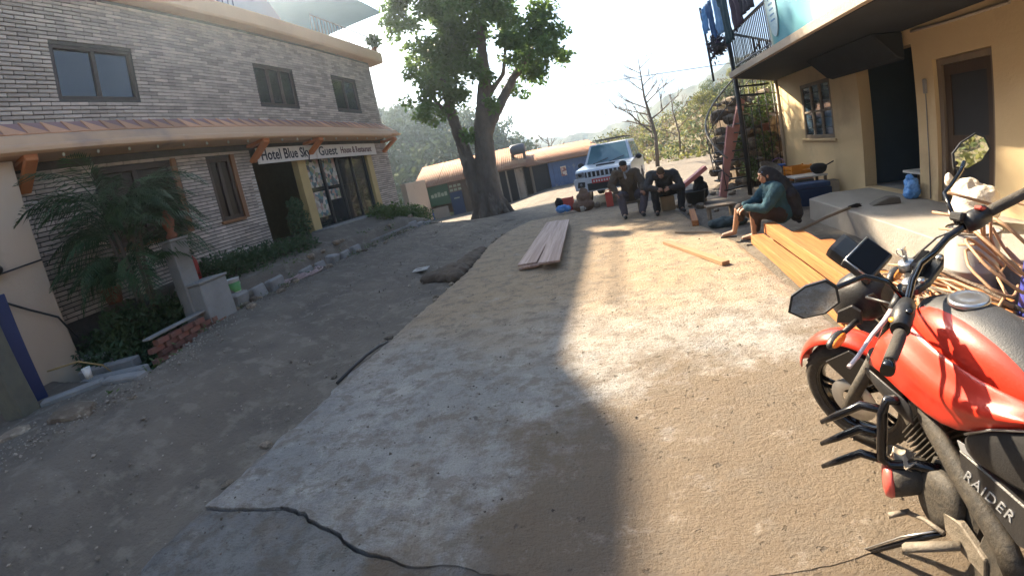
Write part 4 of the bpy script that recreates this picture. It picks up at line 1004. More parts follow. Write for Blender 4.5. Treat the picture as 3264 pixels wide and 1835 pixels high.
mirror((.265, .465, 1.035), [(.20, .20, 1.0), (.225, .235, 1.05), (.25, .30, 1.075), (.262, .39, 1.058), (.275, .42, 1.045)], (-.45, -.85, .25), (.05, .1, 1))
mirror((.545, -.425, 1.30), [(.37, -.17, 1.11), (.41, -.18, 1.16), (.455, -.20, 1.20), (.475, -.25, 1.215), (.505, -.33, 1.25), (.525, -.37, 1.275)], (-.30, -.85, .42), (.25, .25, 1))
# fuel tank
secs = []
for x, zb, zt, hw in ((.345, .73, .865, .055), (.315, .70, .90, .085), (.25, .68, .928, .118), (.15, .67, .947, .136), (.03, .67, .945, .138), (-.08, .68, .922, .122), (-.17, .70, .885, .098), (-.25, .72, .84, .078)):
    h_ = zt-zb; sec = []
    for k in range(28):
        a = 2*math.pi*k/28; ca, sa = math.cos(a), math.sin(a)
        yy = hw*(abs(ca)**.75)*(1 if ca > 0 else -1); zz = zb + h_*(.5 + .5*(abs(sa)**.8)*(1 if sa > 0 else -1)); sec.append((x, yy, zz))
    secs.append(sec)
tk = B(MB().loft(secs), 'fuel_tank', m_red, sub=1)
cov = []
for x, zt, hw in ((.325, .903, .05), (.26, .932, .070), (.15, .953, .082), (.03, .952, .084), (-.08, .930, .080), (-.17, .893, .074), (-.25, .848, .068)):
    cov.append([(x, hw*t, zt - .030*abs(t)**3 - .003 + .006*(1-t*t)) for t in (-1, -.85, -.5, 0, .5, .85, 1)])
B(MB().grid(cov), 'tank_cover', m_tanktop, solid=.008, sub=1)
B(MB().lathe([(.062, .950), (.062, .962), (.056, .967), (.050, .963), (.03, .966), (0, .966)], 36, Matrix.Translation((.125, 0, 0)) @ Matrix.Rotation(R(1), 4, 'Y')), 'filler_cap', m_silver)
# shrouds and side panels on both sides
for s in (1, -1):
    up_ = [(.345, .085, .86), (.28, .118, .875), (.18, .140, .86), (.06, .146, .845), (-.06, .140, .835), (-.17, .118, .835), (-.24, .095, .83)]
    lo_ = [(.44, .165, .64), (.36, .178, .668), (.24, .180, .655), (.10, .170, .632), (-.03, .155, .645), (-.12, .145, .72), (-.23, .12, .792)]
    P = []
    for a, b_ in zip(up_, lo_):
        a = Vector(a); b_ = Vector(b_); row = []
        for j in range(9):
            t = j/8; p = a.lerp(b_, t); p.y += .028*math.sin(math.pi*t) + (.012 if .35 < t < .55 else 0); row.append((p.x, s*p.y, p.z))
        P.append(row)
    B(MB().grid(P), 'tank_shroud', m_red, solid=.008, sub=1)
    wg = [[(.43, .19, .655), (.36, .205, .675), (.26, .195, .655), (.15, .175, .64)], [(.40, .200, .63), (.33, .212, .632), (.24, .20, .61), (.15, .175, .585)], [(.36, .175, .60), (.30, .185, .59), (.22, .18, .565), (.14, .16, .545)]]
    B(MB().grid([[(x, s*y, z) for x, y, z in r_] for r_ in wg]), 'air_scoop', m_plastic, solid=.008, sub=1)
    pn = [[(-.05, .158, .665), (-.13, .150, .735), (-.24, .125, .795), (-.36, .11, .83)], [(-.06, .168, .635), (-.15, .165, .665), (-.26, .15, .70), (-.40, .13, .74)], [(-.08, .155, .60), (-.17, .155, .61), (-.28, .145, .62), (-.42, .12, .65)]]
    po = B(MB().grid([[(x, s*y, z) for x, y, z in r_] for r_ in pn]), 'side_panel', m_plastic, solid=.008, sub=1)
    B(MB().tube([(-.06, s*.165, .67), (-.14, s*.158, .737), (-.25, s*.133, .797), (-.37, s*.117, .832)], .004, 6), 'trim_line', m_silver, po)
    # frame and lettered strip
    B(MB().tube([(.40, s*.03, .80), (.24, s*.10, .64), (.14, s*.13, .585), (-.05, s*.14, .50), (-.25, s*.14, .42), (-.33, s*.13, .34)], [.022, .024, .026, .028, .03, .03], 8, flat=1.6), 'frame_spar', m_mud)
    stp = B(MB().prism([(-.04, .60), (-.30, .60), (-.36, .50), (-.30, .475), (-.06, .545)], s*.150-.008, s*.150+.008, 'y'), 'lettered_strip', m_plastic, bevel=.004)
    me = text_mesh('RAIDER', .05, .0015, .0002, 1.15)
    k = -1 if s > 0 else 1
    x0 = -.078 if s > 0 else -.265
    me.transform(Matrix(((k, .25*k, 0, x0), (0, 0, s, s*.1592), (0, 1, 0, .525), (0, 0, 0, 1)))); me.materials.append(m_silvertxt); link('lettering', me, stp)
    B(MB().prism([(-.03, .625), (-.14, .64), (-.13, .612), (-.05, .602)], s*.157-.002, s*.157+.002, 'y'), 'strip_flash', m_silvertxt, stp)
# seat, tail, rear guard (mostly outside the picture)
secs = []
for x, z, hw in ((-.20, .80, .085), (-.32, .785, .12), (-.50, .78, .14), (-.68, .82, .12), (-.86, .86, .08)):
    secs.append([(x, hw*math.cos(a), z + .04*math.sin(a)) for a in [2*math.pi*k/14 for k in range(14)]])
B(MB().loft(secs), 'seat', m_tanktop, sub=1)
B(MB().loft([[(x, hw*math.cos(a), z + .06*math.sin(a)) for a in [2*math.pi*k/12 for k in range(12)]] for x, z, hw in ((-.40, .70, .10), (-.65, .74, .10), (-.98, .82, .05))]), 'tail_fairing', m_red, sub=1)
B(MB().tube([(-.70, 0, .62), (-.92, 0, .52), (-1.0, 0, .38)], .03, 8, flat=.4), 'rear_mudguard', m_plastic)
# engine
eng = MB(); eng.bb(-.14, .12, -.11, .11, .20, .44); eo = B(eng, 'engine_block', m_mud, bevel=.03, seg=2)
B(MB().lathe([(.0, .108), (.10, .108), (.108, .118), (.10, .145), (.05, .15), (0, .15)], 24, Matrix.Translation((.02, 0, .33)) @ Matrix.Rotation(R(-90), 4, 'X') ), 'crank_cover', m_mud, eo)
for k in range(9):
    c = Vector((.12 + k*.016, 0, .40 + k*.010)); B(MB().box(c, (.007, .20, .17), (0, R(-30), 0)), 'cooling_fin', m_mud, eo, bevel=.002)
B(MB().box((.275, 0, .50), (.07, .17, .15), (0, R(-30), 0)), 'cylinder_head', m_mud, eo, bevel=.015)
B(MB().tube([(.28, -.05, .46), (.38, -.08, .36), (.33, -.12, .24), (.0, -.17, .22), (-.5, -.2, .30)], .022, 10), 'exhaust_pipe', m_dustmet)
B(MB().tube([(-.4, -.2, .29), (-.5, -.21, .31), (-.85, -.22, .42), (-.9, -.22, .43)], [.03, .055, .06, .05], 14), 'silencer', m_plastic)
# crash slider with worn red end
cs = B(MB().tube([(.13, .10, .335), (.17, .17, .318), (.185, .20, .312)], [.062, .066, .066], 18), 'engine_slider', m_mud)
B(MB().lathe([(.066, 0), (.068, .012), (.058, .030), (.03, .036), (0, .036)], 18, Matrix.Translation((.185, .20, .312)) @ Vector((.4, .85, -.15)).to_track_quat('Z', 'Y').to_matrix().to_4x4()), 'slider_end', m_redpl, cs)
# leg guard with three prongs
lg = B(MB().tube([(.21, .16, .62), (.235, .22, .625), (.235, .235, .58), (.225, .235, .47), (.215, .235, .40), (.19, .21, .375), (.13, .15, .40), (.06, .11, .42)], .019, 10), 'leg_guard', m_gloss)
for z, dx in ((.585, .235), (.485, .232), (.385, .215)):
    B(MB().tube([(dx, .225, z), (dx+.07, .275, z-.005), (dx+.12, .335, z-.06), (dx+.155, .385, z-.10)], [.015, .016, .015, .009], 10), 'prong', m_gloss, lg)
B(MB().tube([(.13+.1*t+.002*math.cos(t*150), .17+.024*math.cos(t*150), .395+.024*math.sin(t*150)) for t in [k/70 for k in range(71)]], .004, 5), 'rope_wrap', mat('frayed_rope', (.42, .36, .28), rough=.9), lg)
# stand, pegs, lever
ss = B(MB().tube([(-.03, .13, .23), (.03, .19, .155), (.10, .255, .06), (.155, .305, -.022)], [.014, .013, .012, .012], 10), 'side_stand', m_gloss)
B(MB().box((.16, .31, -.024), (.05, .06, .008), (0, 0, .6)), 'stand_foot', m_gloss, ss)
B(MB().tube([(-.02, .15, .235), (.06, .22, .15), (.16, .315, .0)], .004, 6), 'stand_spring', m_silver, ss)
pg = B(MB().tube([(-.13, .155, .285), (-.09, .22, .268), (-.05, .29, .25), (-.045, .30, .248)], [.017, .02, .02, .012], 8, flat=.7), 'foot_peg', m_dustmet)
B(MB().prism([(-.02, .33), (-.10, .35), (-.22, .32), (-.24, .26), (-.12, .255), (-.05, .27)], .125, .150, 'y'), 'peg_bracket', m_dustmet, pg, bevel=.004)
gl = B(MB().tube([(-.06, .16, .27), (.03, .17, .25), (.10, .185, .22)], .008, 8), 'gear_lever', m_dustmet)
B(MB().tube([(.10, .175, .22), (.115, .25, .215)], .011, 8), 'toe_peg', m_dustmet, gl)
B(MB().beam((-.20, .10, .33), (-.62, .11, .30), .04, .07), 'swing_arm', m_mud, bevel=.008)
B(MB().prism([(-.16, .20), (-.18, .40), (-.30, .40), (-.66, .36), (-.66, .24), (-.3, .19)], .125, .137, 'y'), 'chain_cover', m_mud, bevel=.006)
# ================================================================ white jeep
m_jeep = mat('white_car_paint', (.62, .66, .70), (.56, .60, .64), 2, .3, coat=.4)
m_carglass = mat('windscreen_glass', (.10, .20, .24), (.07, .15, .18), .8, .06, spec=.8)
m_trim = mat('car_black_trim', (.02, .02, .022), rough=.5)
m_plate = mat('red_plate', (.55, .05, .04), (.48, .045, .04), 8, .5)
jeep = thing('parked_jeep', (-.42, 13.75, .0), 'white jeep parked on the road facing the camera behind the men', 'jeep', rz=R(-9))
def J(mb, name, m, par=jeep, **k): return mb.build(name, m, par, local=True, **k)
side = [(0.10, .55), (0.04, .70), (.05, 1.02), (.14, 1.10), (1.22, 1.20), (4.30, 1.20), (4.42, .95), (4.38, .48), (3.75, .42), (3.70, .62), (3.45, .82), (3.05, .82), (2.80, .62), (2.74, .40), (1.42, .40), (1.36, .62), (1.12, .82), (.72, .82), (.48, .62), (.44, .45)]
bd = MB(); bd.prism([(y, z) for y, z in side], -.88, .88, 'x'); J(bd, 'body', m_jeep, bevel=.045, seg=2)
cb = MB()
base = [(-.84, 1.28, 1.16), (.84, 1.28, 1.16), (.84, 4.25, 1.16), (-.84, 4.25, 1.16)]; top = [(-.66, 1.98, 1.84), (.66, 1.98, 1.84), (.66, 4.05, 1.86), (-.66, 4.05, 1.86)]
cb.add(base+top, [(3,2,1,0),(4,5,6,7),(0,1,5,4),(1,2,6,5),(2,3,7,6),(3,0,4,7)]); J(cb, 'cabin', m_jeep, bevel=.06, seg=2)
def pl_(q, off):
    a = [Vector(p) for p in q]; n_ = (a[1]-a[0]).cross(a[3]-a[0]).normalized(); return [p + n_*off for p in a] + [p + n_*(off-.01) for p in a]
def lerp4(q, u0, u1, v0, v1):
    a, b_, c, d = [Vector(p) for p in q]; f = lambda u, v: (a.lerp(b_, u)).lerp(d.lerp(c, u), v); return [f(u0, v0), f(u1, v0), f(u1, v1), f(u0, v1)]
F6 = [(3,2,1,0),(4,5,6,7),(0,1,5,4),(1,2,6,5),(2,3,7,6),(3,0,4,7)]
def pane(q, name, m=m_carglass, off=.012): J(MB().add(pl_(q, off), F6), name, m)
pane(lerp4([base[0], base[1], top[1], top[0]], .06, .94, .08, .93), 'windscreen')
for s in (1, -1):
    e = [base[1], base[2], top[2], top[1]] if s > 0 else [base[3], base[0], top[0], top[3]]
    for u0, u1 in ((.05, .33), (.37, .64), (.68, .94)): pane(lerp4(e, u0, u1, .12, .85) if s > 0 else lerp4(e, 1-u1, 1-u0, .12, .85), 'side_window')
    mo = J(MB().ell((s*1.0, 1.55, 1.22), (.11, .06, .085)), 'wing_mirror', m_trim); J(MB().beam((s*.86, 1.55, 1.18), (s*.95, 1.55, 1.2), .04, .03), 'mirror_arm', m_trim, mo)
    hl_ = J(MB().prism([(s*.86, .88), (s*.86, 1.03), (s*.60, 1.05), (s*.58, .90)], -.005, .06, 'y'), 'headlight', mat('headlight_glass', (.35, .36, .38), (.10, .10, .11), 12, .1) if s > 0 else bpy.data.materials['headlight_glass'], bevel=.01)
    J(MB().ell((s*.72, -.01, .965), (.06, .02, .055)), 'lamp', m_gloss if s > 0 else bpy.data.materials['gloss_black'], hl_)
    fg = J(MB().prism([(s*.84, .58), (s*.80, .76), (s*.58, .74), (s*.60, .58)], -.075, -.03, 'y'), 'fog_lamp_recess', m_trim, bevel=.01)
    J(MB().ell((s*.71, -.08, .665), (.045, .02, .045)), 'fog_lamp', bpy.data.materials['headlight_glass'], fg)
    J(MB().beam((s*.60, 2.0, 1.93), (s*.60, 4.0, 1.95), .035, .03), 'roof_rail', m_trim)
gr = J(MB().bb(-.56, .56, -.01, .04, .86, 1.03), 'grille', m_trim)
for k in range(8): J(MB().bb(-.50+k*.135, -.455+k*.135, -.03, -.011, .87, 1.02), 'grille_bar', m_jeep, gr, bevel=.005)
bp = J(MB().prism([(-.92, .50), (-.94, .80), (-.90, .86), (.90, .86), (.94, .80), (.92, .50), (.55, .42), (-.55, .42)], -.06, .12, 'y'), 'front_bumper', m_jeep, bevel=.03, seg=2)
J(MB().bb(-.52, .52, -.075, -.05, .46, .68), 'air_intake', m_trim, bp, bevel=.01)
pt_ = J(MB().bb(-.36, .30, -.10, -.085, .66, .80), 'number_plate', m_plate, bevel=.004)
for k in range(7): J(MB().bb(-.31+k*.082, -.265+k*.082, -.104, -.1, .70, .76), 'plate_mark', m_white, pt_)
J(MB().bb(-.30, .30, .62, .95, 1.13, 1.19), 'bonnet_scoop', m_trim, bevel=.02)
for s in (-.55, 0): J(MB().tube([(s, 1.26, 1.19), (s+.55, 1.40, 1.33)], .01, 5), 'wiper', m_trim)
for y in (2.2, 3.0, 3.8): J(MB().beam((-.58, y, 1.975), (.58, y, 1.975), .04, .03), 'rack_bar', m_trim)
for y in (.93, 3.25):
    for s in (-1, 1):
        M = Matrix.Translation((s*.78, y, .36)) @ Matrix.Rotation(R(90), 4, 'Y')
        wo_ = J(MB().lathe([(.22, -.11), (.33, -.11), (.365, -.07), (.365, .07), (.33, .11), (.22, .11), (.22, -.11)], 28, M, caps=False), 'wheel', m_rubber)
        J(MB().lathe([(0, -.06), (.2, -.08), (.225, -.1), (.225, .1), (.2, .08), (0, .06)], 20, M), 'rim', m_silver, wo_)
# ================================================================ people
m_skin = mat('skin', (.34, .19, .125), (.28, .155, .10), 8, .55, .1, 60)
m_hair = mat('dark_hair', (.014, .012, .011), (.03, .024, .02), 40, .6, .5, 80)
def frame(f, up=(0, 0, 1)):
    f = Vector(f).normalized(); u = Vector(up); r_ = f.cross(u).normalized(); u = r_.cross(f); return Matrix((r_, f, u)).transposed()
def head_shapes(mb, c, f, up):
    E = frame(f, up); c = Vector(c); e = tuple(E.to_euler()); L = lambda x, y, z: c + E @ Vector((x, y, z))
    mb.ell(L(0, -.012, .02), (.076, .096, .098), e); mb.ell(L(0, .022, -.045), (.058, .066, .066), e); mb.ell(L(0, .05, -.082), (.03, .028, .026), e)
    mb.capsule(L(0, .088, .012), .010, L(0, .108, -.026), .015, 8); mb.ell(L(0, .085, -.058), (.026, .014, .012), e)
    mb.ell(L(0, .080, .032), (.055, .018, .016), e)
    for s in (-1, 1): mb.ell(L(s*.080, -.008, -.008), (.011, .020, .034), e); mb.ell(L(s*.04, .072, -.022), (.022, .018, .02), e)
    return E, L
def hand_shapes(mb, wrist, d, n_, curl=.5, size=1.):
    """palm, four unequal bent fingers and a thumb leaving the side of the palm"""
    d = Vector(d).normalized(); n_ = Vector(n_); n_ = (n_ - d*n_.dot(d)).normalized(); s = d.cross(n_); w_ = Vector(wrist)
    for a in (-.026, -.009, .009, .026): mb.capsule(w_ + s*a*.7, .015*size, w_ + d*.085*size + s*a, .013*size, 8)
    for a, L in ((-.030, .062), (-.010, .075), (.010, .080), (.029, .072)):
        p = w_ + d*.085*size + s*a*size; q = p + (d*math.cos(curl*.6) - n_*math.sin(curl*.6))*L*.5*size; r_ = q + (d*math.cos(curl*1.6) - n_*math.sin(curl*1.6))*L*.5*size
        mb.capsule(p, .0095*size, q, .009*size, 8); mb.capsule(q, .009*size, r_, .0075*size, 8)
    p = w_ + s*.030*size + d*.02; q = p + (s*.7 + d*.8)*.04*size; r_ = q + (d - n_*.5)*.035*size
    mb.capsule(p, .013*size, q, .011*size, 8); mb.capsule(q, .011*size, r_, .009*size, 8)
def person(label, base, J, f_head, up_head, colors, kind):
    t = thing('person', base, label, 'person')
    b = MB()
    def C(a, ra, c, rb, mb=None): (mb or b).capsule(J[a] if isinstance(a, str) else a, ra, J[c] if isinstance(c, str) else c, rb)
    V_ = {k: Vector(v) for k, v in J.items()}
    E, L = head_shapes(b, J['head'], f_head, up_head)
    hb_ = V_['head'] + E @ Vector((0, -.03, -.07))
    C(hb_, .052, 'neck', .058); C('neck', .075, 'chest', .14); C('chest', .145, 'hip', .14)
    for s in 'LR':
        C('neck', .06, 'sh'+s, .062); C('sh'+s, .058, 'el'+s, .042); C('el'+s, .040, 'wr'+s, .028)
        C('hip', .12, 'hp'+s, .10); C('hp'+s, .092, 'kn'+s, .062); C('kn'+s, .058, 'an'+s, .038); C('an'+s, .042, 'to'+s, .034)
        hand_shapes(b, J['wr'+s], J['hd'+s], J['hn'+s], .7)
    blob(b, 'body', m_skin, t, .008, 3, local=False)
    for s in (-1, 1):
        eo = MB().ell(L(s*.031, .074, .006), (.014, .012, .010), nu=10, nv=7).build('eye', mat('eye_white', (.6, .56, .5), rough=.3) if 'eye_white' not in bpy.data.materials else bpy.data.materials['eye_white'], t)
        MB().ell(L(s*.031, .083, .005), (.007, .005, .007), nu=8, nv=6).build('iris', m_hair, eo)
    # brows
    for s in (-1, 1): MB().capsule(L(s*.015, .090, .030), .004, L(s*.05, .076, .034), .003, 6).build('eyebrow', m_hair, t)
    return t, V_, E, L
def jacket(t, V_, m, sleeves=True, hem=.0, r=.0, wr=1., extra=None, name='jacket'):
    c = MB()
    c.capsule(V_['neck'] + Vector((0, 0, -.03)), .10+r, V_['chest'], .175+r); c.capsule(V_['chest'], .175+r, V_['hip'] + Vector((0, 0, hem)), .175+r)
    for s in 'LR':
        c.capsule(V_['neck'] + Vector((0, 0, -.035)), .085+r, V_['sh'+s], .088+r); c.capsule(V_['sh'+s], .084+r, V_['el'+s], .066+r*.7)
        w_ = V_['el'+s].lerp(V_['wr'+s], .93); c.capsule(V_['el'+s], .064+r*.7, w_, .046+r*.4)
    if extra: extra(c)
    o = blob(c, name, m, t, .011, 2, .017*wr, 9, local=False)
    return o
def trousers(t, V_, m, short=.95):
    c = MB(); c.capsule(V_['hip'], .15, V_['hip'] + Vector((0, 0, -.02)), .15)
    for s in 'LR':
        c.capsule(V_['hip'], .13, V_['hp'+s], .13); c.capsule(V_['hp'+s], .124, V_['kn'+s], .098); c.capsule(V_['kn'+s], .095, V_['kn'+s].lerp(V_['an'+s], short), .08)
    return blob(c, 'trousers', m, t, .011, 2, .016, 10, local=False)
def shoes(t, V_, m):
    for s in 'LR':
        c = MB(); c.capsule(V_['an'+s] + Vector((0, 0, -.03)), .052, V_['to'+s], .042); c.capsule(V_['an'+s], .05, V_['an'+s] + Vector((0, 0, .02)), .05)
        blob(c, 'shoe', m, t, .009, 2, local=False)
m_cap = mat('black_cap_cloth', (.010, .010, .012), rough=.9); m_brownj = mat('brown_jacket_cloth', (.095, .072, .050), (.065, .05, .037), 6, .9, .4, 50)
m_greytr = mat('grey_trouser_cloth', (.09, .08, .10), (.065, .058, .072), 6, .9, .3, 50); m_shoe = mat('black_shoe', (.012, .012, .014), rough=.5)
J1 = dict(head=(.17, 10.36, 1.16), neck=(.20, 10.50, 1.01), chest=(.22, 10.58, .84), hip=(.25, 10.78, .47),
    shL=(.42, 10.50, .97), elL=(.56, 10.38, .70), wrL=(.50, 10.20, .59), shR=(-.03, 10.50, 1.0), elR=(-.18, 10.42, .77), wrR=(-.07, 10.24, .60),
    hpL=(.36, 10.74, .45), knL=(.56, 10.28, .49), anL=(.44, 10.22, .08), toL=(.46, 10.02, .04), hpR=(.13, 10.74, .45), knR=(.00, 10.26, .52), anR=(.03, 10.22, .08), toR=(.04, 10.01, .04),
    hdL=(.25, -.6, -.6), hnL=(0, -.6, .7), hdR=(.3, -.6, -.6), hnR=(0, -.6, .7))
t, V_, E, L = person('man in a black cap and brown jacket sitting with hands on knees before the jeep', (.25, 10.7, 0), J1, (.12, -1, -.12), (0, 0, 1), None, 1)
jacket(t, V_, m_brownj, r=.03); trousers(t, V_, m_greytr); shoes(t, V_, m_shoe)
c = MB(); e = tuple(E.to_euler()); c.ell(L(0, -.015, .075), (.092, .112, .062), e); c.ell(L(0, -.01, .045), (.094, .114, .03), e); c.capsule(L(-.05, .095, .055), .02, L(.05, .095, .055), .02); blob(c, 'cap', m_cap, t, .009, 3, local=False)
c = MB(); c.ell(L(0, -.06, -.01), (.078, .06, .075), e); blob(c, 'hair', m_hair, t, .009, 2, local=False)
c = MB()
for k in range(10):
    a = k*.628; p = Vector(V_['neck']) + Vector((.085*math.cos(a), .075*math.sin(a)-.02, .03+.02*math.cos(a*2))); a2 = a+.628; q = Vector(V_['neck']) + Vector((.085*math.cos(a2), .075*math.sin(a2)-.02, .03+.02*math.cos(a2*2))); c.capsule(p, .032, q, .032, 8)
c.capsule(V_['neck'] + Vector((-.03, -.09, .03)), .035, V_['neck'] + Vector((-.02, -.12, -.12)), .028); blob(c, 'scarf', mat('grey_blue_scarf', (.28, .32, .38), (.16, .18, .22), 20, .9), t, .009, 2, .006, 20, local=False)
stl = thing('low_stool', (.25, 10.8, 0), 'low wooden stool under the man in the brown jacket', 'stool')
MB().bb(.05, .45, 10.64, 10.98, .26, .31).build('seat', m_greywood, stl, bevel=.006)
for x in (.09, .41):
    for y in (10.68, 10.94): MB().bb(x-.025, x+.025, y-.025, y+.025, 0, .26).build('leg', m_greywood, stl)

J2 = dict(head=(.945, 9.93, .90), neck=(.99, 10.08, .88), chest=(1.02, 10.22, .74), hip=(1.05, 10.55, .47),
    shL=(1.25, 10.14, .83), elL=(1.37, 10.02, .55), wrL=(1.10, 9.88, .56), shR=(.74, 10.12, .87), elR=(.60, 9.98, .63), wrR=(.80, 9.86, .58),
    hpL=(1.17, 10.5, .45), knL=(1.36, 10.06, .48), anL=(1.30, 9.98, .08), toL=(1.33, 9.78, .04), hpR=(.93, 10.5, .45), knR=(.76, 10.04, .50), anR=(.76, 9.98, .08), toR=(.74, 9.78, .04),
    hdL=(-.9, -.2, -.2), hnL=(0, -.9, .4), hdR=(.9, -.2, -.2), hnR=(0, -.9, .4))
m_blackj = mat('black_jacket_cloth', (.022, .023, .027), (.034, .034, .038), 6, .75, .3, 50)
t, V_, E, L = person('man in a black jacket bending forward with bowed head', (1.05, 10.4, 0), J2, (-.05, -.75, -.75), (0, -.6, .8), None, 2)
jacket(t, V_, m_blackj, r=.03); trousers(t, V_, mat('black_trouser_cloth', (.013, .013, .016), rough=.85)); shoes(t, V_, m_shoe)
e = tuple(E.to_euler()); c = MB(); c.ell(L(0, -.025, .055), (.088, .105, .075), e); c.ell(L(0, -.065, .0), (.078, .06, .08), e); blob(c, 'cap', mat('brown_knit_cap', (.095, .062, .036), (.07, .045, .028), 30, .95, .6, 80), t, .009, 3, .004, 40, local=False)
lg_ = thing('wooden_block', (1.06, 10.52, 0), 'tan wooden block the man in black sits on', 'block')
MB().bb(.90, 1.22, 10.36, 10.68, 0, .33).build('block', mat('tan_block_wood', (.36, .24, .13), (.26, .17, .09), 5, .8, .4, 30), lg_, bevel=.01)

# woman in a long black headscarf, facing left
J3 = dict(head=(2.10, 6.45, .905), neck=(2.17, 6.44, .77), chest=(2.22, 6.43, .60), hip=(2.27, 6.42, .39),
    shL=(2.19, 6.25, .71), elL=(1.97, 6.20, .48), wrL=(1.76, 6.36, .50), shR=(2.18, 6.62, .71), elR=(1.98, 6.70, .50), wrR=(1.77, 6.56, .50),
    hpL=(2.22, 6.32, .36), knL=(1.84, 6.34, .42), anL=(1.86, 6.42, .075), toL=(1.72, 6.50, .035), hpR=(2.22, 6.52, .36), knR=(1.70, 6.60, .45), anR=(1.66, 6.80, .075), toR=(1.50, 6.86, .035),
    hdL=(-.8, .2, -.35), hnL=(-.3, 0, .9), hdR=(-.8, -.2, -.35), hnR=(-.3, 0, .9))
t, V_, E, L = person('woman in a teal sweater and long black headscarf sitting on timber', (2.2, 6.4, 0), J3, (-1, -.08, -.08), (0, 0, 1), None, 3)
jacket(t, V_, mat('teal_sweater_wool', (.018, .075, .105), (.012, .05, .075), 8, .9, .5, 60), r=.02, wr=.9, name='sweater')
c = MB(); c.capsule(V_['hip'], .16, V_['hip'] + Vector((-.02, 0, 0)), .17)
for s in 'LR': c.capsule(V_['hip'], .14, V_['hp'+s], .13); c.capsule(V_['hp'+s], .12, V_['kn'+s] + Vector((.03, 0, 0)), .09); c.capsule(V_['kn'+s] + Vector((.03, 0, 0)), .088, V_['kn'+s].lerp(V_['an'+s], .35) + Vector((.05, 0, 0)), .07)
c.capsule(V_['knL'] + Vector((.1, .1, -.05)), .09, V_['knR'] + Vector((.15, -.1, -.05)), .09); c.capsule(V_['knL'] + Vector((.08, .08, -.1)), .07, V_['knL'] + Vector((.06, .06, -.26)), .045)
blob(c, 'skirt', mat('dark_skirt_cloth', (.035, .022, .02), (.02, .016, .018), 7, .9, .3, 40), t, .011, 3, .010, 12, local=False)
e = tuple(E.to_euler()); c = MB(); c.ell(L(0, -.02, .04), (.098, .108, .094), e); c.ell(L(0, -.05, -.03), (.10, .085, .11), e)
c.capsule(L(0, -.06, .02), .10, (2.30, 6.44, .74), .15); c.capsule((2.30, 6.44, .74), .15, (2.42, 6.42, .52), .17); c.capsule((2.43, 6.42, .52), .14, (2.50, 6.40, .30), .10); c.capsule((2.40, 6.30, .6), .1, (2.49, 6.3, .34), .08); c.capsule((2.5, 6.38, .3), .08, (2.52, 6.34, .22), .04)
blob(c, 'headscarf', mat('black_scarf_cloth', (.008, .010, .016), (.014, .018, .028), 10, .85, .4, 40), t, .011, 3, .012, 10, local=False)
MB().capsule(L(-.06, .055, .06), .012, L(.06, .055, .06), .012).build('headband', mat('blue_headband_cloth', (.06, .10, .20), rough=.9), t)
for s in 'LR': MB().box(V_['to'+s].lerp(V_['an'+s], .45) - Vector((0, 0, .045)), (.25, .09, .018), (0, 0, -.3)).build('sandal', m_shoe, t, bevel=.006)
# ================================================================ loose things
m_plank = mat('pinkish_plank', (.47, .34, .285), (.36, .25, .20), 30, .75, .4, 60, stretch=(1, .03, 1), c3=(.30, .20, .16), scale3=8, sharp=.12)
m_pine = mat('fresh_sawn_timber', (.42, .165, .045), (.30, .10, .025), 34, .7, .5, 60, stretch=(1, .03, 1), c3=(.25, .085, .03), scale3=9, sharp=.1, thr3=.62)
m_oldplk = mat('weathered_timber', (.34, .20, .10), (.24, .14, .075), 3, .8, .4, 40, stretch=(.3, .1, 1))
def plank(name, a, b, w_, h_, m, label, cat='plank', group=None, roll=0):
    a = Vector(a); b = Vector(b); d = b-a; L = d.length
    t = thing(name, a.lerp(b, .5), label, cat, rot=(math.asin(d.z/L), roll, math.atan2(d.y, d.x)-R(90)), group=group)
    o = MB().box((0, 0, 0), (w_, L, h_)).build('board', m, t, local=True, bevel=.003)
    return t
plank('plank', (-1.60, 6.62, .023), (-1.79, 10.9, .023), .30, .03, m_plank, 'bottom pinkish plank of the stack lying on the concrete')
plank('plank', (-1.54, 6.56, .055), (-1.72, 10.7, .055), .30, .028, m_plank, 'middle pinkish plank, second up in the stack on the concrete')
plank('plank', (-1.60, 6.62, .087), (-1.76, 10.95, .087), .31, .03, m_plank, 'left pinkish plank on top of the stack on the concrete')
plank('plank', (-1.20, 6.36, .125), (-1.47, 10.6, .120), .33, .03, m_plank, 'right pinkish plank lying askew over the stack on the concrete', roll=.03)
plank('timber_offcut', (.60, 6.98, .03), (1.17, 5.36, .03), .11, .05, m_oldplk, 'weathered timber board lying alone across the sunny concrete', 'timber')
plank('timber_beam', (1.27, 8.06, .055), (1.44, 9.45, .055), .115, .10, m_pine, 'short orange squared beam at the concrete edge near the bowed man', 'timber')
plank('stick', (.84, 7.72, .012), (1.40, 7.31, .012), .018, .015, m_oldplk, 'thin straight stick lying on the concrete behind the timber board', 'stick')
plank('timber_beam', (1.79, 6.05, .11), (1.70, 3.2, .10), .18, .12, m_pine, 'leftmost orange beam of the timber pile the woman sits on', 'timber')
plank('timber_beam', (2.02, 6.2, .21), (1.90, 3.2, .21), .16, .14, m_pine, 'second orange beam from the left, topmost of the timber pile', 'timber')
plank('timber_beam', (2.28, 5.9, .12), (2.13, 3.0, .11), .23, .12, m_pine, 'third wide orange plank of the timber pile near the terrace', 'timber')
plank('timber_beam', (2.57, 5.6, .05), (2.42, 2.9, .05), .19, .08, m_pine, 'rightmost orange plank of the timber pile near the terrace', 'timber')
plank('timber_beam', (1.74, 4.9, .02), (1.66, 3.0, .02), .07, .05, m_pine, 'thin orange batten on the ground along the timber pile', 'timber')
plank('timber_beam', (1.97, 6.0, .05), (2.4, 6.05, .05), .14, .10, m_oldplk, 'grey packing block under the far end of the timber pile', 'timber')
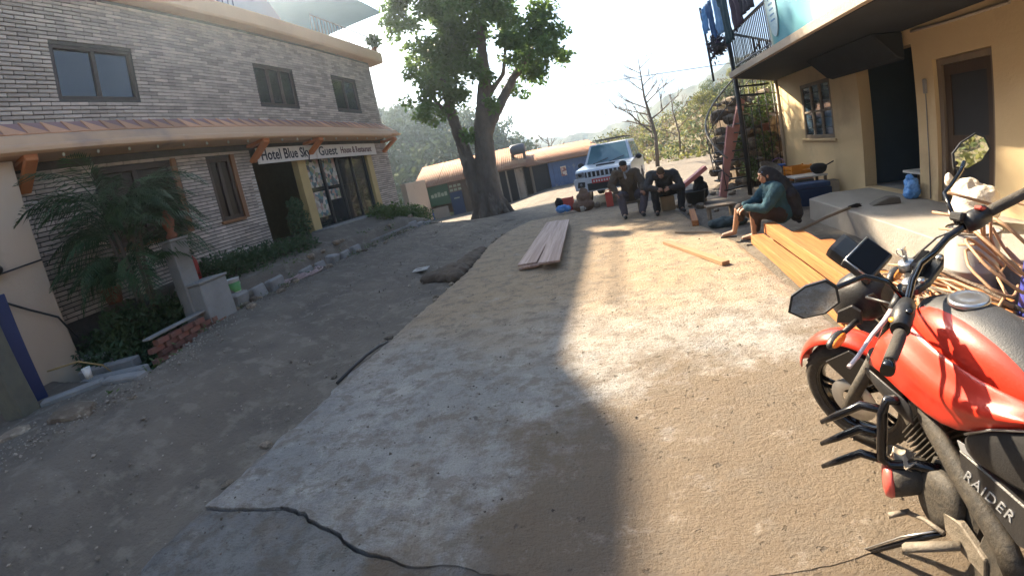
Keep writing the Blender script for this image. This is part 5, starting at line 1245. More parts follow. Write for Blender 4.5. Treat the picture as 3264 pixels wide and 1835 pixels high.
plank('timber_beam', (1.75, 4.2, .0), (2.5, 4.2, .0), .12, .09, m_oldplk, 'grey packing block under the near end of the timber pile', 'timber')
# mud heap, pebbles, hose, cover
def heap(name, pts_, label, cat, m, voxel=.03, wr=.03, ws=5):
    c = MB()
    for p in pts_: c.ell(p[:3], p[3:6])
    o = blob(c, name, m, None, voxel, 2, wr, ws); return tag(o, label, cat)
m_mudd = mat('turned_mud', (.13, .095, .065), (.075, .055, .04), 3, .95, 1., 14)
heap('mud_heap', [(-3.25, 7.4, -.05, .35, .5, .16), (-3.15, 8.2, -.05, .25, .6, .14), (-3.22, 9.0, -.05, .2, .5, .10), (-3.5, 7.2, -.03, .3, .25, .13), (-3.0, 7.0, -.03, .18, .2, .12)], 'ridge of turned brown mud along the left edge of the concrete', 'mud heap', m_mudd, .03, .035, 6)
hs_ = MB(); pts_ = []
for k in range(150):
    a = k*.42; r_ = .28 + .10*math.sin(k*.13) ; pts_.append((-6.72 + (r_*math.cos(a))*1.0 + .2*math.sin(k*.05), 7.15 + r_*1.2*math.sin(a) + .35*math.sin(k*.043), gz(-6.4, 7.2) + .03 + .010*(k % 7)))
tag(MB().tube(pts_, .013, 6).build('garden_hose', mat('pale_pink_hose', (.50, .36, .34), rough=.5)), 'coil of pale pink hose lying at the road edge by the hedge', 'hose')
dcov = thing('drain_cover', (-4.05, 7.75, gz(-4.05, 7.75)+.012), 'pale flat drain cover set in the dirt lane', 'drain cover', rz=.2)
MB().box((0, 0, 0), (.38, .30, .02)).build('cover_plate', mat('pale_cement_plate', (.40, .38, .35), (.32, .30, .28), 5, .8), dcov, local=True, bevel=.004)
MB().box((0, 0, .0125), (.12, .03, .006)).build('lift_slot', m_black, dcov, local=True)
tag(MB().tube([(-2.92, 3.2, -.03), (-2.90, 3.5, .0), (-2.88, 3.75, .015), (-2.86, 4.0, .01), (-2.9, 4.25, -.05)], .018, 7).build('black_cable', m_plastic), 'short black cable curling over the left concrete edge', 'cable')
rs = np.random.RandomState(6); n = 5200
gx = rs.uniform(-6.4, -2.95, n); gy = rs.uniform(.2, 13, n)
# more stones along the edge of the lane
k = rs.rand(n) < .6; gx[k] = np.array([road_edge(y) for y in gy[k]]) + rs.normal(0, .22, k.sum())
gv = MB()
for x, y in zip(gx, gy):
    s = rs.uniform(.005, .018) * (1.8 if rs.rand() < .08 else 1); z = gz(x, y)+s*.3
    p = [Vector((x, y, z)) + Vector(d)*s*rs.uniform(.6, 1.3) for d in ((1,0,0),(0,1,0),(-1,0,0),(0,-1,0),(0,0,.8),(0,0,-.6))]
    gv.add(p, [(0,1,4),(1,2,4),(2,3,4),(3,0,4),(1,0,5),(2,1,5),(3,2,5),(0,3,5)])
tag(gv.build('gravel', mat('pebble', (.30, .26, .21), (.18, .15, .12), 3, .9, rand=.4, island=True)), 'loose gravel scattered over the dirt lane', 'gravel', kind='stuff')
# things round the jeep
heap('earth_mound', [(-1.12, 13.15, .12, .34, .3, .2), (-1.08, 13.15, .34, .22, .22, .2), (-1.05, 13.15, .5, .13, .13, .14)], 'brown conical mound of earth in front of the jeep bumper', 'mound', mat('red_earth', (.22, .13, .085), (.15, .09, .06), 8, .95, .8, 20), .025, .02, 12)
def crate(name, c, d, m, label, rz=0, slots=3):
    t = thing(name, (c[0], c[1], c[2]), label, 'crate', rz=rz); x, y, z = d
    MB().bb(-x/2, x/2, -y/2, y/2, 0, .02).build('base', m, t, local=True)
    for s in (-1, 1):
        for k in range(slots):
            z0 = .02 + (z-.02)*k/slots + .006; z1 = .02 + (z-.02)*(k+1)/slots - .018
            MB().bb(-x/2+.02, x/2-.02, s*y/2-.008, s*y/2+.008, z0, z1).build('slat', m, t, local=True, bevel=.003); MB().bb(s*x/2-.008, s*x/2+.008, -y/2+.02, y/2-.02, z0, z1).build('slat', m, t, local=True, bevel=.003)
        for q in (-1, 1): MB().bb(s*x/2-.018, s*x/2+.018, q*y/2-.018, q*y/2+.018, 0, z).build('corner', m, t, local=True, bevel=.004)
    return t
crate('red_crate', (-1.66, 13.5, .0), (.42, .3, .40), mat('red_crate_plastic', (.55, .07, .05), rough=.5), 'red plastic crate on the road left of the earth mound')
heap('blue_bag', [(-1.80, 13.2, .11, .17, .12, .12), (-1.62, 13.18, .10, .12, .1, .1), (-1.72, 13.15, .16, .1, .1, .08)], 'crumpled bright blue plastic bag in front of the red crate', 'bag', mat('blue_plastic_bag', (.08, .25, .62), (.12, .33, .7), 9, .35), .015, .02, 16)
cl_ = thing('black_bundle', (-1.86, 13.35, 0), 'small black bundle beside the blue bag', 'bundle'); c = MB(); c.ell((-1.86, 13.36, .28), (.13, .12, .17)); c.ell((-1.86, 13.36, .1), (.1, .1, .12)); blob(c, 'cloth', m_cap, cl_, .015, 2, .015, 14, local=False)
mg = thing('enamel_mug', (-1.14, 12.72, .0), 'small pale mug standing before the earth mound', 'mug')
MB().lathe([(.055, 0), (.06, .13), (.063, .135), (.055, .133), (.05, .02), (0, .02)], 16).build('cup', m_white, mg, local=True); MB().tube([(.06, 0, .10), (.10, 0, .09), (.10, 0, .05), (.058, 0, .035)], .008, 6).build('handle', m_white, mg, local=True)
rc_ = thing('red_can', (-.33, 12.75, 0), 'red plastic fuel can standing between the mound and the seated man', 'can')
MB().bb(-.10, .10, -.07, .07, 0, .42).build('body', bpy.data.materials['red_crate_plastic'], rc_, local=True, bevel=.025, seg=2); MB().tube([(-.06, 0, .42), (-.06, 0, .48), (.05, 0, .48), (.07, 0, .42)], .014, 6).build('handle', bpy.data.materials['red_crate_plastic'], rc_, local=True); MB().lathe([(.03, .42), (.03, .46), (0, .46)], 12, Matrix.Translation((.06, .02, 0))).build('lid', m_black, rc_, local=True)
def rock(loc, s, label, k=0, m=None, rot=0.):
    o = link('rock', rocks[k], None); o.location = loc; o.scale = s; o.rotation_euler = (0, 0, rot); return tag(o, label, 'rock')
rock((-.70, 12.95, .09), (.11, .10, .11), 'small round pale stone right of the earth mound', 2)
# pink foam board on a black tub behind the bowed man
tb_ = thing('black_tub', (1.80, 11.0, -.02), 'round black tub behind the man in the black jacket', 'tub')
MB().lathe([(.20, 0), (.27, .30), (.29, .31), (.27, .32), (.18, .03), (0, .03)], 22).build('bowl', m_plastic, tb_, local=True); MB().tube([(.27, -.06, .30), (.33, -.06, .31), (.33, .06, .31), (.27, .06, .30)], .012, 6).build('handle', m_plastic, tb_, local=True)
plank('foam_board', (1.50, 10.95, .42), (2.16, 11.1, .80), .16, .10, mat('pink_foam', (.66, .24, .20), (.60, .20, .17), 6, .6), 'pink board leaning on the black tub beside the staircase', 'board')
bs_ = thing('black_sack', (2.0, 11.25, 0), 'full black sack behind the pink board', 'sack'); c = MB(); c.ell((2.0, 11.25, .25), (.2, .18, .28)); c.ell((1.98, 11.22, .5), (.12, .12, .14)); blob(c, 'sack_cloth', m_cap, bs_, .015, 2, .02, 10, local=False)
# low bench
bn = thing('low_bench', (1.86, 8.6, -.05), 'low grey wooden bench left of the seated woman', 'bench', rz=.05)
MB().bb(-.28, .28, -.13, .13, .26, .30).build('seat', m_greywood, bn, local=True, bevel=.005)
for s in (-1, 1): MB().bb(s*.22-.02, s*.22+.02, -.11, .11, 0, .26).build('leg', m_greywood, bn, local=True)
heap('dark_cloth', [(1.75, 8.0, .0, .28, .18, .10), (2.0, 8.05, .0, .22, .2, .09)], 'dark blue-green cloth dropped on the ground before the low bench', 'cloth', mat('dark_tarp_cloth', (.025, .05, .06), rough=.8), .02, .03, 9)
for k in range(26):
    x = rnd.uniform(1.3, 3.1); y = rnd.uniform(9.3, 12.4); s = rnd.uniform(.05, .13)
    if k < 14: rock((x, y, -.03+s*.3), (s*1.2, s, s*.7), 'loose broken stone on the ground at the foot of the staircase', rnd.randrange(7), rot=rnd.uniform(0, 6))['group'] = 'broken stones by the staircase'
# kitchen corner against the yellow wall
tbl = thing('low_table', (3.9, 9.25, -.03), 'low table with a dark front against the yellow wall', 'table')
MB().bb(-.36, .36, -.25, .25, .50, .535).build('top', mat('pale_table_top', (.55, .52, .47), rough=.5), tbl, local=True, bevel=.004)
for x in (-.32, .32):
    for y in (-.21, .21): MB().bb(x-.025, x+.025, y-.025, y+.025, 0, .50).build('leg', m_greywood, tbl, local=True)
sf = thing('dark_blue_box_seat', (3.55, 8.85, -.04), 'dark blue padded box seat behind the seated woman', 'seat')
MB().bb(-.5, .62, -.2, .2, 0, .34).build('base', mat('navy_seat_cloth', (.02, .04, .09), rough=.9), sf, local=True, bevel=.03, seg=2); MB().bb(-.48, .60, -.19, .19, .342, .44).build('cushion', mat('blue_cushion_cloth', (.04, .08, .17), (.03, .055, .12), 8, .9), sf, local=True, bevel=.03, seg=2)
crate('orange_crate', (3.92, 9.75, .38), (.46, .34, .30), mat('orange_crate_plastic', (.72, .25, .02), rough=.45), 'bright orange plastic crate raised beside the yellow wall', rz=.15)
ped = tag(MB().bb(3.62, 4.2, 9.55, 9.95, -.06, .379).build('stone_step', m_greycon, bevel=.02), 'grey stone block carrying the orange crate', 'block')
bk = thing('blue_bucket', (3.62, 10.1, .38), 'blue plastic bucket left of the orange crate', 'bucket'); MB().lathe([(.12, 0), (.17, .32), (.18, .33), (.165, .33), (.115, .02), (0, .02)], 20).build('pail', mat('blue_bucket_plastic', (.05, .16, .50), rough=.4), bk, local=True); MB().tube([(.17*math.cos(a), 0, .30+.17*math.sin(a)) for a in [k*.314 for k in range(11)]], .005, 5).build('handle', mat('lilac_handle', (.40, .22, .55), rough=.5), bk, local=True)
ped2 = tag(MB().bb(3.4, 3.6, 9.9, 10.3, -.06, .37).bb(3.6, 3.85, 9.96, 10.3, -.06, .375).build('stone_step', m_greycon, bevel=.015), 'grey stone block carrying the blue bucket', 'block')
ws_ = thing('wash_basin', (3.28, 9.7, .62), 'tilted grey metal basin beyond the woman', 'basin', rot=(.5, .3, 0)); MB().lathe([(.14, 0), (.24, .10), (.25, .105), (.23, .10), (.13, .015), (0, .015)], 22).build('bowl', m_dustmet, ws_, local=True); MB().lathe([(.25, .10), (.262, .106), (.25, .112)], 22, caps=False).build('rim', m_dustmet, ws_, local=True)
stp_ = tag(MB().prism([(3.05, 9.45), (3.5, 9.45), (3.45, 9.85), (3.1, 9.85)], -.06, .60, 'z').build('stone_pier', m_stone, bevel=.03), 'rough stone pier under the tilted basin', 'block')
tn = thing('dented_tin', (4.27, 8.95, -.03), 'pale dented tin standing against the yellow wall', 'tin'); MB().bb(-.15, .15, -.12, .12, 0, .40).build('can', mat('dull_tin', (.40, .36, .30), (.30, .26, .21), 8, .6, .4, 18, metal=.2), tn, local=True, bevel=.02, seg=2); MB().bb(-.14, .14, -.11, .11, .401, .408).build('lid', m_dustmet, tn, local=True)
pn_ = thing('black_pan', (4.16, 9.2, .505), 'soot black pan with a handle on the low table', 'pan'); MB().lathe([(.08, 0), (.15, .05), (.175, .12), (.17, .16), (.10, .20), (.02, .21), (0, .21)], 20).build('bowl', m_cap, pn_, local=True); MB().tube([(.15, 0, .14), (.32, -.05, .22)], .014, 6).build('handle', m_cap, pn_, local=True)
# on the terrace
pol = thing('broom', (2.85, 6.18, .29), 'long broom lying from the ground onto the terrace edge', 'broom', rz=.06); MB().tube([(-.55, -.05, -.19), (.0, 0, -.05), (.42, .02, .04)], .022, 8).build('handle', m_greywood, pol, local=True)
br_ = MB()
for k in range(40): a = rnd.uniform(0, 6.28); q = rnd.uniform(0, .05); br_.tube([(.38, .02 + .3*q*math.cos(a), .045 + .3*q*math.sin(a)), (.56+rnd.uniform(-.03, .03), .02+q*math.cos(a), .055+q*math.sin(a)*.6)], .004, 4)
br_.build('bristles', m_cap, pol, local=True)
so_ = thing('grey_slab_offcut', (3.86, 6.3, .302), 'dark wedge-shaped stone lying on the terrace before the dark doorway', 'stone', rz=-.15); P = [(-.22, 0), (.22, 0), (.20, .09), (.05, .10), (-.12, .05)]
MB().prism(P, -.09, .09, 'y').build('stone', mat('dark_slate', (.13, .12, .105), (.09, .085, .075), 5, .85, .4, 20), so_, local=True, bevel=.012)
heap('blue_bag', [(4.42, 6.46, .40, .12, .15, .11), (4.40, 6.38, .50, .09, .09, .12), (4.42, 6.52, .50, .07, .08, .10), (4.36, 6.42, .62, .03, .10, .05)], 'blue plastic bag standing in the dark doorway', 'bag', bpy.data.materials['blue_plastic_bag'], .014, .03, 13)
sk = thing('white_sack', (3.9, 4.55, .3), 'full white sack standing on the terrace by the brown door', 'sack'); c = MB(); c.ell((3.9, 4.52, .48), (.28, .27, .19)); c.ell((3.9, 4.5, .62), (.25, .25, .14)); c.ell((3.84, 4.58, .70), (.17, .17, .12)); c.ell((3.72, 4.72, .80), (.05, .06, .10), (.5, -.4, 0))
blob(c, 'sack_cloth', mat('white_sack_weave', (.62, .57, .50), (.52, .47, .41), 12, .9, .4, 60), sk, .016, 3, .016, 12, local=False)
MB().tube([(3.74+.05*math.cos(a), 4.69+.05*math.sin(a), .765) for a in [k*.63 for k in range(10)]], .008, 5, closed=True).build('tie', m_greywood, sk)
shf = thing('shelf_board', (5.4, 7.2, .3), 'low pale board inside the dark doorway', 'shelf'); MB().bb(-.3, .3, -.5, .5, .22, .26).build('board', m_white, shf, local=True); 
for y in (-.4, .4): MB().bb(-.05, .05, y-.03, y+.03, 0, .22).build('support', m_greywood, shf, local=True)
# brushwood, bent canes, drums behind the motorcycle
dr_ = thing('grey_drum', (2.95, 3.42, -.03), 'pale grey drum behind the motorcycle handlebar', 'drum'); MB().lathe([(.21, 0), (.22, .01), (.22, .30), (.228, .31), (.22, .32), (.22, .60), (.21, .62), (.19, .60), (0, .60)], 28).build('shell', mat('grey_drum_paint', (.34, .33, .32), (.26, .25, .24), 4, .6), dr_, local=True); MB().lathe([(.225, .615), (.235, .625), (.225, .635)], 28, caps=False).build('rim', m_dustmet, dr_, local=True)
for k, (x, y, lab, c) in enumerate(((2.98, 2.62, 'blue and violet barrel with an orange lid rim at the right edge', (.05, .06, .30)), (3.02, 2.2, 'teal barrel rearmost at the right edge behind the canes', (.06, .20, .26)))):
    bb_ = thing('plastic_barrel', (x, y, .02), lab, 'barrel', scale=.82); MB().lathe([(.20, 0), (.235, .05), (.245, .4), (.235, .72), (.20, .80), (0, .80)], 28).build('shell', mat('barrel_plastic', c, tuple(q*.75 for q in c), 4, .45), bb_, local=True); MB().lathe([(.21, .74), (.222, .775), (.20, .81), (.19, .805)], 28, caps=False).build('lid_ring', mat('orange_ring', (.55, .17, .05), rough=.5), bb_, local=True)
m_cane = mat('pale_cane', (.40, .24, .14), (.30, .17, .10), 6, .6, .3, 30)
CANE = ['lowest bent cane hoop on the brushwood', 'second bent cane hoop up on the brushwood', 'wide bent cane hoop tilted towards the terrace', 'cane hoop crossing over the blue barrel', 'topmost bent cane hoop behind the right grip']
for k in range(5):
    t = thing('bent_cane', (2.62, 2.86-.07*k, .40+.07*k), CANE[k] + ', behind the motorcycle', 'cane', rot=(.5+.12*k, .25-.1*k, .5*k))
    rr = .17+.02*k
    MB().tube([(rr*math.cos(i*.3)+.01*math.sin(i*1.7), rr*1.5*math.sin(i*.3), .012*i*.3) for i in range(20+k)], .012, 7).build('cane', m_cane, t, local=True)
    MB().tube([(rr*math.cos(1.)+.0, rr*1.5*math.sin(1.), 0), (rr*1.5, rr*2., -.15)], .010, 6).build('cane_tail', m_cane, t, local=True)
for k in range(46):
    t = thing('branch', (2.45 + rnd.uniform(-.22, .30), 3.15 + rnd.uniform(-.55, .45), .06 + .25*rnd.random()), 'cut dry branch in the brushwood heap behind the motorcycle', 'branch', rz=rnd.uniform(-.7, .7)+R(rnd.choice((80, 100, 120))), group='brushwood heap behind the motorcycle')
    L_ = rnd.uniform(.35, .75); w1 = rnd.uniform(-.06, .06); r_ = rnd.uniform(.008, .018)
    MB().tube([(-L_, 0, -.04), (-L_*.3, w1, .0), (L_*.3, -w1*.5, .03), (L_, w1*.3, rnd.uniform(-.02, .08))], [r_, r_, r_*.85, r_*.6], 6).build('stick', m_cane if k % 3 else m_bark, t, local=True)
for k in range(9):
    plank('split_firewood', (2.42+.05*k, 2.75+rnd.uniform(-.1, .1), .16+.015*(k % 3)), (2.30+.05*k, 3.35+rnd.uniform(-.1, .1), .18), .05, .035, m_pine, 'split orange firewood stick on the brushwood heap', 'firewood', 'split firewood on the brushwood heap')
# ---------------- left-hand garden
m_palm = mat('palm_leaf', (.028, .065, .025), (.05, .095, .03), 3, .45, trans=.2)
def frond_mesh(L_, seed):
    rr = random.Random(seed); mb = MB(); pts_ = []
    for i in range(13):
        t = i/12; pts_.append(Vector((L_*(t - .18*t*t), 0, L_*(.62*t - .78*t*t))))
    mb.tube(pts_, [.012*(1-.8*i/12)+.002 for i in range(13)], 5)
    for i in range(2, 13):
        for sub in (0, .5):
            if i == 12 and sub: continue
            p = pts_[i].lerp(pts_[min(12, i+1)], sub); t = (i+sub)/12; le = L_*.34*math.sin(math.pi*min(1, .22+t*.75))+.05
            for s in (-1, 1):
                d = Vector((.75, s*.8, -.25 + rr.uniform(-.15, .15))).normalized(); q = p + d*le*.55; e_ = p + d*le + Vector((0, 0, -le*.28)); w_ = Vector((-.3, s*.15, .1)).normalized()*.016
                mb.add([p, q + w_, e_, q - w_], [(0, 1, 2, 3)])
    return mb.mesh('frond', m_palm)
fronds = [frond_mesh(1.55, 1), frond_mesh(1.3, 2), frond_mesh(1.75, 3)]
palm = thing('potted_palm', (-7.3, 4.15, .75), 'big dark feathery palm in front of the hotel window', 'palm')
for k in range(6):
    a = k*1.05; MB().tube([(.10*math.cos(a), .10*math.sin(a), 0), (.16*math.cos(a), .16*math.sin(a), .8), (.22*math.cos(a), .26*math.sin(a), 1.5)], [.035, .03, .022], 7).build('stem', m_bark, palm, local=True)
pr_ = random.Random(3)
for k in range(125):
    o = link('frond', fronds[k % 3], palm); a = pr_.uniform(0, 6.283); z = pr_.uniform(.75, 2.1); o.location = (.2*math.cos(a), .28*math.sin(a), z); s = pr_.uniform(.55, .85); o.scale = (s, s, s)
    o.rotation_euler = (pr_.uniform(-.3, .3), pr_.uniform(-.9, .35) if z > 1.3 else pr_.uniform(-.35, .5), a)
def bush(name, blobs_, label, n, leaf, m, loc, seed=1, cat='bush', asp=.5):
    t = thing(name, loc, label, cat); rs = np.random.RandomState(seed); link('foliage', leaves_mesh(cloud(rs, [(b_[0]-loc[0], b_[1]-loc[1], b_[2]-loc[2], *b_[3:]) for b_ in blobs_], n, .3), leaf, m, rs=rs, asp=asp), t)
    for k in range(4): MB().tube([(rnd.uniform(-.1, .1), rnd.uniform(-.1, .1), -.1), (rnd.uniform(-.15, .15), rnd.uniform(-.2, .2), .35)], .012, 5).build('stem', m_bark, t, local=True)
    return t
bush('clipped_hedge', [(-7.35+.05*math.sin(k), 5.6+k*.36, 1.05-.02*k, .38, .33, .40) for k in range(9)], 'dark clipped hedge below the small hotel window', 9500, .075, m_leafdk, (-7.4, 7, .75), 2, 'hedge')
bush('garden_shrub', [(-7.45, 12.6, .95, .45, .6, .5), (-7.4, 13.5, .9, .45, .6, .45), (-7.4, 14.5, .75, .45, .6, .42)], 'leafy green shrubs at the far corner of the hotel front', 3000, .12, m_leafmid, (-7.4, 13.4, .5), 3)
bush('doorway_shrub', [(-7.7, 8.95, 1.55, .3, .33, .42), (-7.7, 8.95, 1.95, .2, .22, .25)], 'small dark bush standing in front of the hotel doorway', 1100, .08, m_leafdk, (-7.7, 8.95, .9), 4)
bush('ground_ferns', [(-7.9, 3.5, .55, .5, .6, .35), (-7.6, 4.6, .5, .5, .5, .35), (-7.2, 4.4, .3, .4, .4, .3), (-6.9, 3.9, .1, .4, .5, .4), (-6.7, 3.4, .0, .35, .4, .35), (-7.5, 3.2, .2, .5, .4, .45), (-7.0, 4.3, .7, .3, .3, .4), (-7.1, 3.75, .75, .3, .35, .45), (-7.0, 3.2, .35, .35, .35, .4), (-7.35, 3.5, .8, .25, .25, .4)], 'dark low ferns growing under the palm by the cream wall', 7500, .13, m_leafdk, (-7.6, 4.0, .1), 5, 'ferns', .3)
fl = bush('flowering_shrub', [(-7.3, 15.3, .55, .4, .5, .4)], 'low shrub with one pale flower at the end of the hotel bed', 700, .10, m_leafmid, (-7.3, 15.3, .2), 6); MB().ell((-7.1, 15.0, .95), (.07, .07, .06)).build('flower', mat('pale_flower', (.75, .72, .35), rough=.7), fl)
potted('flower_pot', (-7.55, 3.75, 1.2), 'round orange flower pot under the palm nearest the cream wall', .17, .26, .2, 130, m_leafdk, .14, seed=3)
tag(MB().bb(-7.72, -7.38, 3.58, 3.92, -1., 1.199).build('plant_stand', m_bark, bevel=.02), 'dark rough stand under the orange flower pot', 'stand')
pp = thing('carved_pot_post', (-6.75, 4.45, 1.1), 'orange clay figure pot on the square concrete post', 'pot'); pp.location = (-6.62, 4.55, 1.88); MB().lathe([(.07, 0), (.10, .06), (.05, .12), (.09, .20), (.11, .30), (.07, .38), (.03, .42), (0, .42)], 18).build('vessel', m_terra, pp, local=True); MB().lathe([(.03, .42), (.045, .45), (.0, .48)], 12).build('knob', m_terra, pp, local=True)
cp = thing('concrete_gatepost', (-6.62, 4.55, .4), 'square grey concrete post with a clay pot on top', 'post'); MB().bb(-.14, .14, -.16, .16, 0, 1.44).build('shaft', m_greycon, cp, local=True, bevel=.015); MB().bb(-.165, .165, -.185, .185, 1.441, 1.48).build('cap', m_greycon, cp, local=True, bevel=.008)
cb_ = thing('concrete_block', (-6.5, 4.75, .30), 'pale grey concrete block at the foot of the square post', 'block', rz=.1); MB().bb(-.3, .28, -.32, .3, 0, .78).build('body', mat('pale_concrete', (.31, .30, .285), (.21, .205, .195), 2.5, .9, .5, 25), cb_, local=True, bevel=.02); MB().bb(-.32, .30, -.34, .32, .781, .82).build('top_slab', bpy.data.materials['pale_concrete'], cb_, local=True, bevel=.01)
bk2 = thing('paint_bucket', (-6.75, 5.55, .62), 'white and green paint bucket beside the pale concrete block', 'bucket'); MB().lathe([(.12, 0), (.15, .30), (.16, .31), (.145, .31), (.11, .02), (0, .02)], 20).build('pail', m_white, bk2, local=True); MB().lathe([(.1295, .07), (.147, .24), (.1475, .24), (.130, .07)], 20, caps=False).build('label_band', mat('green_label', (.10, .30, .08), rough=.5), bk2, local=True); MB().tube([(.15*math.cos(a), .15*math.sin(a), .29-.12*abs(math.sin(a/1))) for a in [k*.314 for k in range(11)]], .004, 5).build('handle', m_silver, bk2, local=True)
rp = thing('red_extinguisher', (-7.35, 5.32, 1.0), 'red cylinder standing by the brick wall behind the concrete post', 'cylinder', rot=(0, .05, 0)); MB().lathe([(.06, 0), (.07, .02), (.07, .42), (.05, .48), (.02, .50), (.02, .54), (0, .54)], 16).build('bottle', mat('deep_red_paint', (.36, .03, .025), rough=.5), rp, local=True); MB().box((.0, 0, .56), (.03, .10, .02)).build('handle', m_black, rp, local=True)
bo = thing('blue_bottle', (-6.95, 5.2, .75), 'small blue bottle between the concrete post and the hedge', 'bottle'); MB().lathe([(.05, 0), (.055, .02), (.055, .18), (.02, .24), (.02, .28), (0, .28)], 14).build('bottle', mat('blue_bottle_plastic', (.05, .20, .45), rough=.25), bo, local=True); MB().lathe([(.022, .27), (.022, .30), (0, .30)], 10).build('lid', m_white, bo, local=True)
# low kerb walls at the road edge
kw = thing('low_brick_kerb', (-6.2, 4.0, .25), 'low broken brick kerb with red bricks below the palm', 'kerb')
m_redbrick = mat('old_red_brick', (.25, .085, .06), (.18, .10, .075), 4, .9, .6, 25, rand=.3)
bmesh_ = MB().box((0, 0, 0), (.11, .23, .07)).mesh('brick', m_redbrick)
for r_ in range(4):
    for k in range(6):
        if r_ == 3 and k > 3: continue
        o = link('brick', bmesh_, kw); o.location = Vector((-6.13 - .105*(.24*k), 3.35 + .245*k + (.12 if r_ % 2 else 0), .34+r_*.078)) - Vector(kw.location); o.rotation_euler = (rnd.uniform(-.03, .03), rnd.uniform(-.03, .03), .25+rnd.uniform(-.05, .05))
MB().beam((-6.13, 3.25, .665), (-6.4, 4.75, .67), .16, .03).build('coping', m_greycon, kw, bevel=.006)
lb = thing('low_brick_edging', (-7.3, 8.8, .5), 'low grey brick edging at the end of the hedge', 'kerb')
for r_ in range(3):
    for k in range(5): o = link('brick', brick_mesh(.3), lb); o.location = (.0, .31*k - .6 + (.15 if r_ % 2 else 0), .06+r_*.075)
MB().bb(-.12, .04, -.75, .9, .27, .30).build('coping', m_greycon, lb, local=True, bevel=.005)
gk = thing('garden_kerb', (-6.6, 9, .4), 'broken low kerb of rough grey stones edging the hotel garden bed', 'kerb')
yk_ = 5.45; kb = []
for k in range(4):
    kb.append(MB().box((0, 0, 0), (.20+.03*(k % 2), .47-.06*(k % 3), .34)).build('kerb_block', m_greycon, gk, local=True, bevel=.03)); 
protos = [o.data for o in kb]
for o in kb: bpy.data.objects.remove(o)
while yk_ < 15.6:
    if not (10.3 < yk_ < 12.9) and rnd.random() < .62:
        o = link('kerb_block', protos[rnd.randrange(4)], gk); o.location = Vector((road_edge(yk_)-.27+rnd.uniform(-.03, .03), yk_, gz(road_edge(yk_)-.15, yk_)+rnd.uniform(-.04, .10))) - Vector(gk.location); o.rotation_euler = (rnd.uniform(-.05, .05), rnd.uniform(-.25, .25), rnd.uniform(-.4, .4))
    yk_ += .5
stp2 = thing('entrance_steps', (-7.0, 11.4, .38), 'dark cement steps up to the hotel entrance', 'steps')
for k in range(4): MB().bb(-1.5, .40-.36*k, -1.1, 1.5, .2*k, .2*k+.199).build('step', m_greycon, stp2, local=True, bevel=.01)
for k, (x, y, L_, rz, lab) in enumerate(((-6.35, 2.15, .85, .80, 'long pale kerb stone at the road edge next to the leaning post'), (-5.62, 2.52, .80, 1.45, 'second pale kerb stone at the road edge, nearer the pit'))):
    o = MB().box((0, 0, 0), (.16, L_, .22)).build('kerb_stone', bpy.data.materials['pale_concrete'], None, bevel=.02); o.location = (x, y, .38); o.rotation_euler = (.02, .05, -rz); tag(o, lab, 'kerb stone')
rock((-5.35, 1.72, .40), (.34, .24, .16), 'big angular boulder on the dirt at the left edge', 3, rot=.4)
rock((-4.95, 2.2, .36), (.08, .06, .05), 'fist-sized stone on the dirt right of the big boulder', 1, rot=.4)
rock((-5.9, 1.25, .42), (.22, .16, .08), 'flat grey stone at the bottom left corner', 5, rot=1.)
lp = tag(MB().prism([(-.17, 0), (.17, 0), (.15, 1.9), (-.15, 1.9)], -.15, .15, 'y').build('leaning_concrete_post', mat('mossy_concrete', (.16, .15, .11), (.10, .095, .075), 3, .95, .6, 25), bevel=.02), 'thick mossy concrete post at the lower left edge', 'post'); lp.location = (-6.72, 1.62, .3); lp.rotation_euler = (0, -.04, .4)
bp_ = thing('blue_post', (-7.15, 1.98, .35), 'dark blue painted post behind the mossy concrete post', 'post'); MB().bb(-.10, .10, -.10, .10, 0, 1.5).build('shaft', mat('royal_blue_paint', (.008, .025, .11), rough=.5), bp_, local=True, bevel=.01); MB().bb(-.13, .13, -.13, .13, 0, .06).build('foot', m_greycon, bp_, local=True)
wc = thing('white_cup', (-6.42, 2.45, .50), 'white plastic cup behind the kerb stone', 'cup'); MB().lathe([(.045, 0), (.06, .14), (.055, .14), (.04, .01), (0, .01)], 14).build('cup', m_white, wc, local=True); MB().lathe([(.06, .138), (.064, .142), (.06, .146)], 14, caps=False).build('rim', m_white, wc, local=True)
tag(MB().tube([(-6.9, 2.15, .75), (-6.7, 2.5, .72), (-6.6, 2.75, .55), (-6.7, 2.9, .35), (-7.0, 2.7, .25)], .012, 6).build('yellow_cable', mat('ochre_cable', (.38, .26, .10), rough=.5)), 'ochre yellow cable looping beside the blue post', 'cable')
for k in range(3): tag(MB().box((0, 0, 0), (1.2-.1*k, .20, .14)).build('grey_pipe_beam', m_greycon, bevel=.02), ['dark grey beam lying behind the kerb stones', 'upper grey beam lying in the shaded pit', 'short grey beam against the cream wall foot'][k], 'beam'); 
for k, o in enumerate([q for q in bpy.data.objects if q.name.startswith('grey_pipe_beam')]): o.location = [(-6.4, 2.75, .36), (-6.9, 2.95, .42), (-7.7, 3.2, .5)][k]; o.rotation_euler = (0, 0, [.3, .35, .1][k])
# standpipe on the cream wall
sp_ = thing('water_meter', (-8.06, 2.3, 2.22), 'dark water meter with pipe fixed on the cream wall at the left edge', 'meter'); MB().ell((.06, .0, .0), (.09, .16, .10)).build('housing', m_plastic, sp_, local=True); MB().tube([(.03, -1., -.08), (.03, .1, -.06), (.03, .75, -.02)], .014, 6).build('pipe', m_black, sp_, local=True)
tag(MB().tube([(-8.04, 1.6, 2.1), (-8.02, 2.2, 1.85), (-8.0, 2.6, 1.55), (-7.95, 2.95, 1.3), (-7.9, 3.1, .9)], .018, 6).build('black_hose', m_plastic), 'black hose hanging down across the cream wall', 'hose')

